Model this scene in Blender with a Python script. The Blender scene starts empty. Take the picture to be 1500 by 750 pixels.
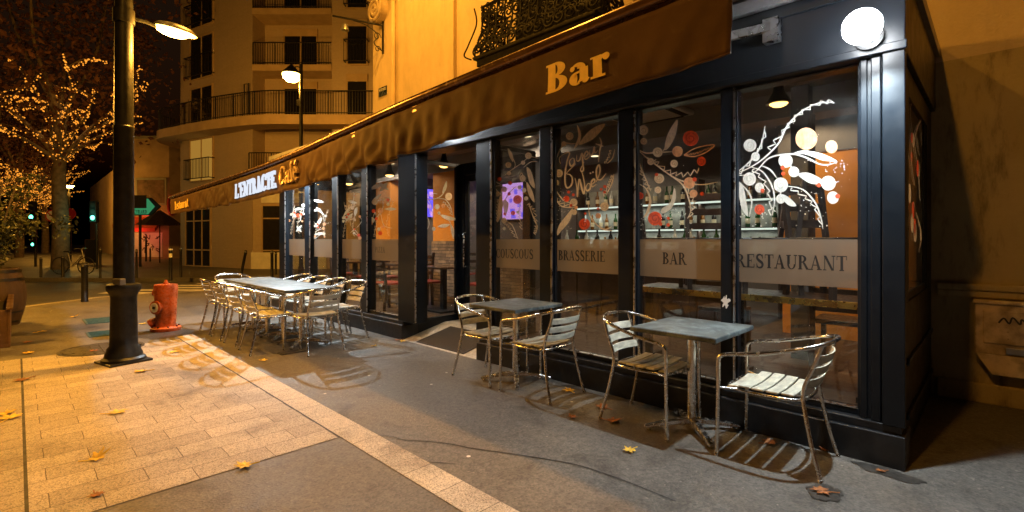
import bpy, bmesh, math, random
from mathutils import Vector, Matrix
PI = math.pi
R = math.radians
scn = bpy.context.scene
col = scn.collection
random.seed(7)

# ------------------------------------------------------------------ survey
# the street is surveyed from the tripod: X runs into the cafe, Y along its front
H = 1.36
FL = 717.4
FW = (0.7108, 0.7034)
RT = (0.7034, -0.7108)
RZ = math.atan2(-0.7108, 0.7034)

def bearing(px):
    b = (px - 750) / FL
    return FW[0] + RT[0] * b, FW[1] + RT[1] * b
def G(px, py, z=0.0):
    t = (H - z) * FL / (py - 350.0)
    cx, cy = bearing(px)
    return cx * t, cy * t
def FX(px, py, X):
    cx, cy = bearing(px)
    t = X / cx
    return cy * t, H + (350.0 - py) * t / FL
def DP(px, py, t):
    cx, cy = bearing(px)
    return Vector((cx * t, cy * t, H + (350.0 - py) * t / FL))
def RD(r, d, z=0.0):
    return Vector((RT[0] * r + FW[0] * d, RT[1] * r + FW[1] * d, z))

# ------------------------------------------------------------------ mesh builder
class MB:
    def __init__(s):
        s.v = []
        s.f = []
        s.m = []
        s.mi = 0
    def add(s, vs, fs):
        o = len(s.v)
        s.v += [tuple(v) for v in vs]
        s.f += [tuple(i + o for i in f) for f in fs]
        s.m += [s.mi] * len(fs)
        return s
    def box(s, x0, x1, y0, y1, z0, z1, T=None):
        vs = [(x, y, z) for z in (z0, z1) for y in (y0, y1) for x in (x0, x1)]
        if T is not None:
            vs = [T @ Vector(v) for v in vs]
        return s.add(vs, [(0, 2, 3, 1), (4, 5, 7, 6), (0, 1, 5, 4), (2, 6, 7, 3), (0, 4, 6, 2), (1, 3, 7, 5)])
    def tube(s, pts, r, n=10, closed=False, cap=True):
        pts = [Vector(p) for p in pts]
        N = len(pts)
        rr = r if isinstance(r, (list, tuple)) else [r] * N
        tang = []
        for i in range(N):
            a = pts[(i - 1) % N] if (closed or i > 0) else pts[i]
            b = pts[(i + 1) % N] if (closed or i < N - 1) else pts[i]
            d = (b - a)
            tang.append(d.normalized() if d.length > 1e-9 else Vector((0, 0, 1)))
        up = Vector((0, 0, 1)) if abs(tang[0].z) < 0.9 else Vector((1, 0, 0))
        u = tang[0].cross(up).normalized()
        vs = []
        for i in range(N):
            t = tang[i]
            u = (u - t * u.dot(t))
            u = u.normalized() if u.length > 1e-6 else t.orthogonal().normalized()
            w = t.cross(u)
            for k in range(n):
                a = 2 * PI * k / n
                vs.append(pts[i] + (u * math.cos(a) + w * math.sin(a)) * rr[i])
        fs = []
        for i in range(N if closed else N - 1):
            j = (i + 1) % N
            for k in range(n):
                l = (k + 1) % n
                fs.append((i * n + k, j * n + k, j * n + l, i * n + l))
        if cap and not closed:
            fs.append(tuple(range(n)))
            fs.append(tuple((N - 1) * n + k for k in range(n))[::-1])
        return s.add(vs, fs)
    def lathe(s, prof, c=(0, 0, 0), n=24, T=None):
        vs = []
        fs = []
        for (r, z) in prof:
            for k in range(n):
                a = 2 * PI * k / n
                v = Vector((r * math.cos(a), r * math.sin(a), z))
                if T is not None:
                    v = T @ v
                vs.append(v + Vector(c))
        for i in range(len(prof) - 1):
            for k in range(n):
                l = (k + 1) % n
                fs.append((i * n + k, i * n + l, (i + 1) * n + l, (i + 1) * n + k))
        if prof[0][0] > 1e-5:
            fs.append(tuple(range(n))[::-1])
        if prof[-1][0] > 1e-5:
            fs.append(tuple((len(prof) - 1) * n + k for k in range(n)))
        return s.add(vs, fs)
    def prism(s, poly, z0, z1, T=None):
        n = len(poly)
        vs = [Vector((p[0], p[1], z0)) for p in poly] + [Vector((p[0], p[1], z1)) for p in poly]
        if T is not None:
            vs = [T @ v for v in vs]
        fs = [tuple(range(n))[::-1], tuple(range(n, 2 * n))]
        for i in range(n):
            j = (i + 1) % n
            fs.append((i, j, n + j, n + i))
        return s.add(vs, fs)
    def build(s, name, mat, parent=None, smooth=None, bevel=0.0, seg=2):
        me = bpy.data.meshes.new(name)
        me.from_pydata(s.v, [], s.f)
        for m in (mat if isinstance(mat, (list, tuple)) else [mat]):
            me.materials.append(m)
        if any(s.m):
            me.polygons.foreach_set('material_index', s.m)
        bm = bmesh.new()
        bm.from_mesh(me)
        bmesh.ops.recalc_face_normals(bm, faces=bm.faces)
        bm.to_mesh(me)
        bm.free()
        if smooth:
            me.polygons.foreach_set('use_smooth', [True] * len(me.polygons))
            me.set_sharp_from_angle(angle=R(smooth))
        me.update()
        o = bpy.data.objects.new(name, me)
        col.objects.link(o)
        if parent is not None:
            o.parent = parent
        if bevel:
            b = o.modifiers.new('Bevel', 'BEVEL')
            b.width = bevel
            b.segments = seg
            b.limit_method = 'ANGLE'
            b.angle_limit = R(40)
        return o

def spline(pts, k=6, closed=False):
    P = [Vector(p) for p in pts]
    n = len(P)
    out = []
    for i in range(n if closed else n - 1):
        if closed:
            p0, p1, p2, p3 = P[i - 1], P[i], P[(i + 1) % n], P[(i + 2) % n]
        else:
            p0, p1, p2, p3 = P[max(i - 1, 0)], P[i], P[i + 1], P[min(i + 2, n - 1)]
        for j in range(k):
            t = j / k
            out.append(0.5 * ((2 * p1) + (p2 - p0) * t + (2 * p0 - 5 * p1 + 4 * p2 - p3) * t * t + (3 * p1 - p0 - 3 * p2 + p3) * t ** 3))
    if not closed:
        out.append(P[-1])
    return out

def tag(o, label, cat, group=None):
    o['label'] = label
    o['category'] = cat
    if group:
        o['group'] = group
    return o
def struct(o, kind='structure'):
    o['kind'] = kind
    return o
def thing(name, label, cat, loc=(0, 0, 0), rz=0.0, group=None):
    o = bpy.data.objects.new(name, None)
    o.empty_display_size = 0.2
    col.objects.link(o)
    o.location = loc
    o.rotation_euler = (0, 0, rz)
    return tag(o, label, cat, group)
def kids(o):
    return [c for c in list(bpy.data.objects) if c.parent == o]
def copy_tree(o, parent=None):
    c = o.copy()
    col.objects.link(c)
    if parent is not None:
        c.parent = parent
    for ch in kids(o):
        copy_tree(ch, c)
    return c

# ------------------------------------------------------------------ materials
def newmat(name):
    m = bpy.data.materials.new(name)
    m.use_nodes = True
    nt = m.node_tree
    return m, nt, nt.nodes['Principled BSDF']
def N(nt, t, **kw):
    n = nt.nodes.new(t)
    for k, v in kw.items():
        if k in n.inputs.keys():
            n.inputs[k].default_value = v
        else:
            setattr(n, k, v)
    return n
def ramp(nt, fac, stops):
    r = nt.nodes.new('ShaderNodeValToRGB')
    e = r.color_ramp.elements
    while len(e) < len(stops):
        e.new(0.5)
    for el, (p, c) in zip(e, stops):
        el.position = p
        el.color = (*c, 1) if len(c) == 3 else c
    nt.links.new(fac, r.inputs[0])
    return r.outputs[0]
def coords(nt, scale=(1, 1, 1), kind='Object', loc=(0, 0, 0)):
    tc = nt.nodes.new('ShaderNodeTexCoord')
    mp = nt.nodes.new('ShaderNodeMapping')
    mp.inputs['Scale'].default_value = scale
    mp.inputs['Location'].default_value = loc
    nt.links.new(tc.outputs[kind], mp.inputs[0])
    return mp.outputs[0]
def mat(name, c, rough=0.5, metal=0.0, var=0.25, scale=6.0, bump=0.0, bscale=60.0, spec=0.5, stretch=(1, 1, 1), rvar=0.12, coat=0.0):
    m, nt, b = newmat(name)
    L = nt.links
    co = coords(nt, stretch)
    n1 = N(nt, 'ShaderNodeTexNoise', Scale=scale, Detail=6.0, Roughness=0.6)
    L.new(co, n1.inputs['Vector'])
    lo = tuple(x * (1 - var) for x in c)
    hi = tuple(min(1, x * (1 + var)) for x in c)
    L.new(ramp(nt, n1.outputs['Fac'], [(0.3, lo), (0.7, hi)]), b.inputs['Base Color'])
    rr = N(nt, 'ShaderNodeMapRange')
    rr.inputs['From Min'].default_value = 0.3
    rr.inputs['From Max'].default_value = 0.7
    rr.inputs['To Min'].default_value = max(0.02, rough - rvar)
    rr.inputs['To Max'].default_value = min(1, rough + rvar)
    n2 = N(nt, 'ShaderNodeTexNoise', Scale=scale * 2.7, Detail=4.0)
    L.new(co, n2.inputs['Vector'])
    L.new(n2.outputs['Fac'], rr.inputs['Value'])
    L.new(rr.outputs[0], b.inputs['Roughness'])
    b.inputs['Metallic'].default_value = metal
    b.inputs['Specular IOR Level'].default_value = spec
    b.inputs['Coat Weight'].default_value = coat
    if bump:
        n3 = N(nt, 'ShaderNodeTexNoise', Scale=bscale, Detail=5.0)
        L.new(co, n3.inputs['Vector'])
        bp = N(nt, 'ShaderNodeBump', Strength=bump, Distance=0.01)
        L.new(n3.outputs['Fac'], bp.inputs['Height'])
        L.new(bp.outputs[0], b.inputs['Normal'])
    return m
def emit(name, c, s):
    m = bpy.data.materials.new(name)
    m.use_nodes = True
    nt = m.node_tree
    nt.nodes.clear()
    e = N(nt, 'ShaderNodeEmission', Strength=s)
    e.inputs['Color'].default_value = (*c, 1)
    o = nt.nodes.new('ShaderNodeOutputMaterial')
    nt.links.new(e.outputs[0], o.inputs[0])
    m.cycles.emission_sampling = 'NONE'
    return m

M = {}
M['alu'] = mat('brushed aluminium', (0.62, 0.61, 0.58), 0.24, 1.0, var=0.1, scale=9, rvar=0.1)
M['slat'] = mat('weathered slat', (0.52, 0.5, 0.4), 0.5, 0.0, var=0.35, scale=11, stretch=(1, 3, 3), bump=0.25, bscale=90)
M['blackpaint'] = mat('blue black gloss paint', (0.006, 0.0085, 0.012), 0.36, 0.0, spec=0.32, var=0.12, scale=3, bump=0.04, bscale=60, rvar=0.06)
M['plinthpaint'] = mat('scuffed black plinth', (0.013, 0.013, 0.014), 0.42, 0.0, var=0.5, scale=9, bump=0.1, bscale=90, rvar=0.1)
M['iron'] = mat('black iron', (0.012, 0.012, 0.013), 0.45, 0.3, var=0.4, scale=14, bump=0.15)
M['postpaint'] = mat('dark green black lamp paint', (0.013, 0.0135, 0.013), 0.45, 0.0, spec=0.35, var=0.4, scale=12, bump=0.2, bscale=60)
M['trim'] = mat('bare aluminium trim', (0.55, 0.56, 0.58), 0.3, 1.0, var=0.1)
M['cloth'] = None
M['white'] = mat('white window paint', (0.78, 0.76, 0.7), 0.7, var=0.12, scale=30)
M['cream'] = mat('cream window paint', (0.8, 0.66, 0.5), 0.7, var=0.15, scale=30)
M['peach'] = mat('peach window paint', (0.85, 0.42, 0.22), 0.7, var=0.3, scale=26)
M['redpaint'] = mat('red window paint', (0.85, 0.1, 0.035), 0.65, var=0.3, scale=26)
M['white2'] = mat('white window paint, second coat', (0.66, 0.63, 0.57), 0.7, var=0.15, scale=30)
M['cream2'] = mat('cream window paint, second coat', (0.58, 0.43, 0.29), 0.7, var=0.15, scale=30)
M['peach2'] = mat('peach window paint, second coat', (0.75, 0.42, 0.22), 0.7, var=0.2, scale=26)
M['redpaint2'] = mat('red window paint, second coat', (0.55, 0.05, 0.025), 0.65, var=0.2, scale=26)
M['lettering'] = mat('black vinyl lettering', (0.012, 0.011, 0.01), 0.5, var=0.2)
M['yellowletter'] = mat('yellow awning lettering', (0.9, 0.62, 0.14), 0.7, var=0.1, scale=20)
M['hydrant'] = mat('hydrant red paint', (0.46, 0.095, 0.022), 0.3, var=0.25, scale=14, bump=0.12, bscale=45)
M['barrelwood'] = mat('barrel oak', (0.06, 0.036, 0.02), 0.7, var=0.5, scale=8, stretch=(1, 1, 0.2), bump=0.4, bscale=30)
M['rust'] = mat('rusty planter steel', (0.11, 0.06, 0.035), 0.75, var=0.5, scale=5, bump=0.3)
M['darkwood'] = mat('dark chair wood', (0.035, 0.02, 0.014), 0.4, var=0.4, scale=10)
M['redseat'] = mat('red leatherette', (0.3, 0.03, 0.02), 0.4, var=0.2)
M['orangewall'] = mat('orange interior plaster', (0.68, 0.27, 0.035), 0.8, var=0.1, scale=3)
M['greywall'] = mat('grey interior plaster', (0.17, 0.16, 0.16), 0.85, var=0.12, scale=3)
M['ceiling'] = mat('interior ceiling', (0.27, 0.26, 0.27), 0.85, var=0.08, scale=3)
M['floorwood'] = mat('interior floor boards', (0.06, 0.038, 0.024), 0.4, var=0.35, scale=4, stretch=(6, 0.8, 1))
M['brass'] = mat('brass edging', (0.75, 0.5, 0.12), 0.3, 1.0, var=0.12)
M['bronze'] = mat('letter metal', (0.6, 0.43, 0.24), 0.34, 0.5, var=0.15)
M['greyalu'] = mat('grey metal', (0.3, 0.3, 0.31), 0.4, 0.7, var=0.2)
M['rubber'] = mat('black rubber', (0.015, 0.015, 0.015), 0.7, var=0.2)
M['bark'] = mat('plane bark', (0.13, 0.1, 0.07), 0.9, var=0.5, scale=5, bump=0.5, bscale=20)
M['terracotta'] = mat('dark red leaves', (0.09, 0.035, 0.02), 0.8, var=0.5, scale=3)
M['leafgreen'] = mat('shrub leaves', (0.05, 0.06, 0.018), 0.55, var=0.6, scale=5)
M['leafyellow'] = mat('yellow fallen leaf', (0.75, 0.5, 0.06), 0.7, var=0.3, scale=25, bump=0.3)
M['leafbrown'] = mat('brown fallen leaf', (0.3, 0.11, 0.03), 0.7, var=0.4, scale=25, bump=0.3)
M['zebra'] = mat('worn white road paint', (0.6, 0.58, 0.52), 0.7, var=0.3, scale=7)
M['whiteplinth'] = mat('white painted base', (0.7, 0.68, 0.63), 0.7, var=0.15, scale=3)
M['shopglass'] = mat('dark shop glass', (0.02, 0.02, 0.02), 0.08, var=0.2, rvar=0.03)
M['darkglass'] = mat('dark window glass', (0.012, 0.012, 0.013), 0.1, var=0.2, rvar=0.04)
M['cover'] = mat('cast iron cover', (0.05, 0.045, 0.04), 0.6, 0.4, var=0.4, scale=9, bump=0.4)
M['tealcover'] = mat('teal painted cover', (0.03, 0.1, 0.11), 0.5, 0.2, var=0.3, scale=9, bump=0.3)
M['redcloth'] = mat('red awning cloth', (0.4, 0.035, 0.02), 0.8, var=0.2)
M['browncloth'] = mat('brown parasol cloth', (0.06, 0.035, 0.025), 0.9, var=0.2)
M['signblue'] = mat('street sign enamel', (0.01, 0.02, 0.05), 0.3, var=0.2)
M['signwhite'] = mat('sign white', (0.75, 0.75, 0.72), 0.5, var=0.1)
M['signred'] = mat('sign red', (0.5, 0.03, 0.02), 0.5, var=0.1)
M['stucco2'] = mat('grey green render', (0.3, 0.3, 0.25), 0.9, var=0.12, scale=2)
M['stucco3'] = mat('ochre house render', (0.42, 0.31, 0.2), 0.9, var=0.15, scale=2)
M['meterbox'] = mat('beige meter cabinet', (0.58, 0.45, 0.29), 0.6, var=0.15, scale=6, bump=0.1)
M['ringwhite'] = mat('hydrant ring white', (0.75, 0.72, 0.66), 0.5, var=0.1)
M['tread'] = mat('worn chequer plate', (0.5, 0.47, 0.43), 0.45, 0.35, var=0.3, scale=12)
M['rug'] = mat('black entrance mat', (0.03, 0.024, 0.02), 0.9, var=0.3, scale=60, bump=0.5, bscale=200)
M['umbrellaletter'] = M['yellowletter']

def cloth_mat(name, c):
    m, nt, b = newmat(name)
    L = nt.links
    co = coords(nt)
    n1 = N(nt, 'ShaderNodeTexNoise', Scale=2.2, Detail=5.0)
    L.new(co, n1.inputs['Vector'])
    L.new(ramp(nt, n1.outputs['Fac'], [(0.3, tuple(x * 0.75 for x in c)), (0.72, tuple(x * 1.2 for x in c))]), b.inputs['Base Color'])
    n2 = N(nt, 'ShaderNodeTexNoise', Scale=9.0, Detail=6.0)
    L.new(co, n2.inputs['Vector'])
    bp = N(nt, 'ShaderNodeBump', Strength=0.35, Distance=0.02)
    L.new(n2.outputs['Fac'], bp.inputs['Height'])
    L.new(bp.outputs[0], b.inputs['Normal'])
    b.inputs['Roughness'].default_value = 0.75
    b.inputs['Specular IOR Level'].default_value = 0.2
    return m
M['cloth'] = cloth_mat('brown awning canvas', (0.08, 0.043, 0.019))
M['clothpale'] = cloth_mat('pale awning underside', (0.6, 0.58, 0.55))

def asphalt(name, c, sc=1.0, wet=0.62):
    m, nt, b = newmat(name)
    L = nt.links
    co = coords(nt)
    big = N(nt, 'ShaderNodeTexNoise', Scale=0.9 * sc, Detail=7.0, Roughness=0.65)
    L.new(co, big.inputs['Vector'])
    base = ramp(nt, big.outputs['Fac'], [(0.28, tuple(x * 0.62 for x in c)), (0.5, c), (0.75, tuple(x * 1.35 for x in c))])
    vor = N(nt, 'ShaderNodeTexVoronoi', Scale=85.0)
    mid = N(nt, 'ShaderNodeTexNoise', Scale=22.0, Detail=8.0, Roughness=0.75)
    L.new(co, mid.inputs['Vector'])
    L.new(co, vor.inputs['Vector'])
    agg = ramp(nt, vor.outputs['Color'], [(0.15, (0.68, 0.68, 0.68)), (0.55, (0.97, 0.97, 0.97)), (0.92, (1.15, 1.13, 1.1)), (0.985, (2.2, 2.1, 1.9))])
    mx = N(nt, 'ShaderNodeMix', data_type='RGBA', blend_type='MULTIPLY')
    mx.inputs[0].default_value = 1.0
    mm = N(nt, 'ShaderNodeMix', data_type='RGBA', blend_type='MULTIPLY')
    mm.inputs[0].default_value = 1.0
    L.new(base, mm.inputs[6])
    L.new(ramp(nt, mid.outputs['Fac'], [(0.3, (0.6, 0.6, 0.6)), (0.5, (1, 1, 1)), (0.7, (1.3, 1.3, 1.28))]), mm.inputs[7])
    L.new(mm.outputs[2], mx.inputs[6])
    L.new(agg, mx.inputs[7])
    # spilled drink stains and tread wear
    sn = N(nt, 'ShaderNodeTexNoise', Scale=2.3 * sc, Detail=9.0, Roughness=0.6, Distortion=0.8)
    L.new(co, sn.inputs['Vector'])
    ms = N(nt, 'ShaderNodeMix', data_type='RGBA', blend_type='MULTIPLY')
    ms.inputs[0].default_value = 1.0
    L.new(mx.outputs[2], ms.inputs[6])
    L.new(ramp(nt, sn.outputs['Fac'], [(0.3, (0.55, 0.53, 0.5)), (0.38, (0.8, 0.79, 0.77)), (0.44, (1, 1, 1)), (0.66, (1.0, 1.0, 1.0)), (0.76, (1.22, 1.22, 1.2))]), ms.inputs[7])
    mx = ms
    # old chewing gum spots
    g = N(nt, 'ShaderNodeTexVoronoi', Scale=4.2)
    L.new(co, g.inputs['Vector'])
    gs = ramp(nt, g.outputs['Distance'], [(0.045, (1, 1, 1)), (0.065, (0, 0, 0))])
    sel = N(nt, 'ShaderNodeMath', operation='GREATER_THAN')
    sp = N(nt, 'ShaderNodeSeparateColor')
    L.new(g.outputs['Color'], sp.inputs[0])
    L.new(sp.outputs[0], sel.inputs[0])
    sel.inputs[1].default_value = 0.3
    mul = N(nt, 'ShaderNodeMath', operation='MULTIPLY')
    L.new(gs, mul.inputs[0])
    L.new(sel.outputs[0], mul.inputs[1])
    mul2 = N(nt, 'ShaderNodeMath', operation='MULTIPLY')
    L.new(mul.outputs[0], mul2.inputs[0])
    L.new(sp.outputs[1], mul2.inputs[1])
    mg = N(nt, 'ShaderNodeMix', data_type='RGBA')
    L.new(mul2.outputs[0], mg.inputs[0])
    L.new(mx.outputs[2], mg.inputs[6])
    mg.inputs[7].default_value = (0.8, 0.76, 0.68, 1)
    L.new(mg.outputs[2], b.inputs['Base Color'])
    rn = ramp(nt, big.outputs['Fac'], [(0.3, (wet - 0.16,) * 3), (0.7, (wet + 0.16,) * 3)])
    L.new(rn, b.inputs['Roughness'])
    bp = N(nt, 'ShaderNodeBump', Strength=0.45, Distance=0.004)
    L.new(vor.outputs['Distance'], bp.inputs['Height'])
    L.new(bp.outputs[0], b.inputs['Normal'])
    return m
M['asphalt'] = asphalt('pavement asphalt', (0.125, 0.115, 0.1))
M['road'] = asphalt('road asphalt', (0.05, 0.047, 0.043), 0.5)
M['farpave'] = asphalt('far pavement asphalt', (0.1, 0.093, 0.082), 0.4)

def granite(name, w, h, loc, offset=0.5, c1=(0.5, 0.44, 0.36), c2=(0.36, 0.31, 0.25), rot=0.0):
    m, nt, b = newmat(name)
    L = nt.links
    tc = nt.nodes.new('ShaderNodeTexCoord')
    mp = nt.nodes.new('ShaderNodeMapping')
    mp.inputs['Location'].default_value = loc
    mp.inputs['Rotation'].default_value = (0, 0, rot)
    L.new(tc.outputs['Object'], mp.inputs[0])
    br = N(nt, 'ShaderNodeTexBrick', offset=offset, squash=1.0)
    br.inputs['Scale'].default_value = 1.0
    br.inputs['Mortar Size'].default_value = 0.0026
    br.inputs['Mortar Smooth'].default_value = 0.2
    br.inputs['Brick Width'].default_value = w
    br.inputs['Row Height'].default_value = h
    br.inputs['Color1'].default_value = (*c1, 1)
    br.inputs['Color2'].default_value = (*c2, 1)
    br.inputs['Mortar'].default_value = (0.1, 0.08, 0.06, 1)
    wob = N(nt, 'ShaderNodeTexNoise', Scale=14.0, Detail=3.0)
    L.new(tc.outputs['Object'], wob.inputs['Vector'])
    wm = N(nt, 'ShaderNodeVectorMath', operation='MULTIPLY_ADD')
    wm.inputs[1].default_value = (0.007, 0.007, 0)
    L.new(wob.outputs['Color'], wm.inputs[0])
    L.new(mp.outputs[0], wm.inputs[2])
    L.new(wm.outputs[0], br.inputs['Vector'])
    sp = N(nt, 'ShaderNodeTexVoronoi', Scale=170.0)
    L.new(tc.outputs['Object'], sp.inputs['Vector'])
    spk = ramp(nt, sp.outputs['Color'], [(0.1, (0.4, 0.4, 0.4)), (0.45, (0.95, 0.95, 0.95)), (0.9, (1.35, 1.33, 1.28))])
    st = N(nt, 'ShaderNodeTexNoise', Scale=1.3, Detail=8.0, Roughness=0.7)
    L.new(tc.outputs['Object'], st.inputs['Vector'])
    stc = ramp(nt, st.outputs['Fac'], [(0.3, (0.38, 0.36, 0.34)), (0.47, (0.92, 0.92, 0.92)), (0.7, (1.15, 1.15, 1.15))])
    m1 = N(nt, 'ShaderNodeMix', data_type='RGBA', blend_type='MULTIPLY')
    m1.inputs[0].default_value = 1
    L.new(br.outputs['Color'], m1.inputs[6])
    L.new(spk, m1.inputs[7])
    m2 = N(nt, 'ShaderNodeMix', data_type='RGBA', blend_type='MULTIPLY')
    m2.inputs[0].default_value = 1
    L.new(m1.outputs[2], m2.inputs[6])
    L.new(stc, m2.inputs[7])
    L.new(m2.outputs[2], b.inputs['Base Color'])
    b.inputs['Roughness'].default_value = 0.62
    iv = N(nt, 'ShaderNodeMath', operation='MULTIPLY_ADD')
    L.new(br.outputs['Fac'], iv.inputs[0])
    iv.inputs[1].default_value = -1.0
    L.new(sp.outputs['Distance'], iv.inputs[2])
    bp = N(nt, 'ShaderNodeBump', Strength=0.5, Distance=0.004)
    L.new(iv.outputs[0], bp.inputs['Height'])
    L.new(bp.outputs[0], b.inputs['Normal'])
    return m

def render_wall(name, c, stain=0.5):
    m, nt, b = newmat(name)
    L = nt.links
    co = coords(nt)
    n1 = N(nt, 'ShaderNodeTexNoise', Scale=0.8, Detail=9.0, Roughness=0.7)
    L.new(co, n1.inputs['Vector'])
    n2 = N(nt, 'ShaderNodeTexNoise', Scale=5.0, Detail=9.0, Roughness=0.7)
    co2 = coords(nt, (1, 1, 0.25))
    L.new(co2, n2.inputs['Vector'])
    c1 = ramp(nt, n1.outputs['Fac'], [(0.3, tuple(x * 0.8 for x in c)), (0.7, tuple(x * 1.1 for x in c))])
    c2 = ramp(nt, n2.outputs['Fac'], [(0.28, tuple(1 - stain for _ in range(3))), (0.48, (0.95, 0.95, 0.95)), (0.8, (1.05, 1.05, 1.05))])
    mx = N(nt, 'ShaderNodeMix', data_type='RGBA', blend_type='MULTIPLY')
    mx.inputs[0].default_value = 1
    L.new(c1, mx.inputs[6])
    L.new(c2, mx.inputs[7])
    L.new(mx.outputs[2], b.inputs['Base Color'])
    b.inputs['Roughness'].default_value = 0.9
    n3 = N(nt, 'ShaderNodeTexNoise', Scale=45.0, Detail=6.0)
    L.new(co, n3.inputs['Vector'])
    bp = N(nt, 'ShaderNodeBump', Strength=0.3, Distance=0.01)
    L.new(n3.outputs['Fac'], bp.inputs['Height'])
    L.new(bp.outputs[0], b.inputs['Normal'])
    return m
M['yellowwall'] = render_wall('cream lime render', (0.6, 0.47, 0.3), 0.22)
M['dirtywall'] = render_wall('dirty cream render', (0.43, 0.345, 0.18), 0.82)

def brick_mat(name, c1, c2, mort, w, h, ms, bump=0.4, nv=0.3):
    m, nt, b = newmat(name)
    L = nt.links
    tc = nt.nodes.new('ShaderNodeTexCoord')
    sx = N(nt, 'ShaderNodeSeparateXYZ')
    L.new(tc.outputs['Object'], sx.inputs[0])
    ad = N(nt, 'ShaderNodeMath', operation='ADD')
    L.new(sx.outputs[0], ad.inputs[0])
    L.new(sx.outputs[1], ad.inputs[1])
    cb = N(nt, 'ShaderNodeCombineXYZ')
    L.new(ad.outputs[0], cb.inputs[0])
    L.new(sx.outputs[2], cb.inputs[1])
    br = N(nt, 'ShaderNodeTexBrick')
    br.inputs['Scale'].default_value = 1.0
    br.inputs['Brick Width'].default_value = w
    br.inputs['Row Height'].default_value = h
    br.inputs['Mortar Size'].default_value = ms
    br.inputs['Color1'].default_value = (*c1, 1)
    br.inputs['Color2'].default_value = (*c2, 1)
    br.inputs['Mortar'].default_value = (*mort, 1)
    br.inputs['Bias'].default_value = -0.2
    L.new(cb.outputs[0], br.inputs['Vector'])
    n = N(nt, 'ShaderNodeTexNoise', Scale=9.0, Detail=6.0)
    L.new(tc.outputs['Object'], n.inputs['Vector'])
    nc = ramp(nt, n.outputs['Fac'], [(0.3, (1 - nv,) * 3), (0.7, (1 + nv * 0.8,) * 3)])
    mx = N(nt, 'ShaderNodeMix', data_type='RGBA', blend_type='MULTIPLY')
    mx.inputs[0].default_value = 1
    L.new(br.outputs['Color'], mx.inputs[6])
    L.new(nc, mx.inputs[7])
    L.new(mx.outputs[2], b.inputs['Base Color'])
    b.inputs['Roughness'].default_value = 0.8
    bp = N(nt, 'ShaderNodeBump', Strength=bump, Distance=0.01)
    bp.invert = True
    L.new(br.outputs['Fac'], bp.inputs['Height'])
    L.new(bp.outputs[0], b.inputs['Normal'])
    return m
M['stone'] = brick_mat('split stone cladding', (0.34, 0.22, 0.13), (0.12, 0.08, 0.06), (0.015, 0.012, 0.01), 0.24, 0.06, 0.004, 1.0)
M['facing'] = brick_mat('pale facing brick', (0.43, 0.34, 0.26), (0.4, 0.32, 0.245), (0.38, 0.305, 0.235), 0.3, 0.075, 0.006, 0.03, 0.06)

def tabletop_mat():
    m, nt, b = newmat('slate laminate')
    L = nt.links
    co = coords(nt)
    n = N(nt, 'ShaderNodeTexNoise', Scale=4.5, Detail=9.0, Roughness=0.7, Distortion=0.6)
    L.new(co, n.inputs['Vector'])
    L.new(ramp(nt, n.outputs['Fac'], [(0.34, (0.03, 0.038, 0.041)), (0.5, (0.075, 0.092, 0.096)), (0.64, (0.2, 0.235, 0.235))]), b.inputs['Base Color'])
    L.new(ramp(nt, n.outputs['Fac'], [(0.3, (0.4,) * 3), (0.7, (0.6,) * 3)]), b.inputs['Roughness'])
    b.inputs['Specular IOR Level'].default_value = 0.3
    return m
M['tabletop'] = tabletop_mat()

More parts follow.
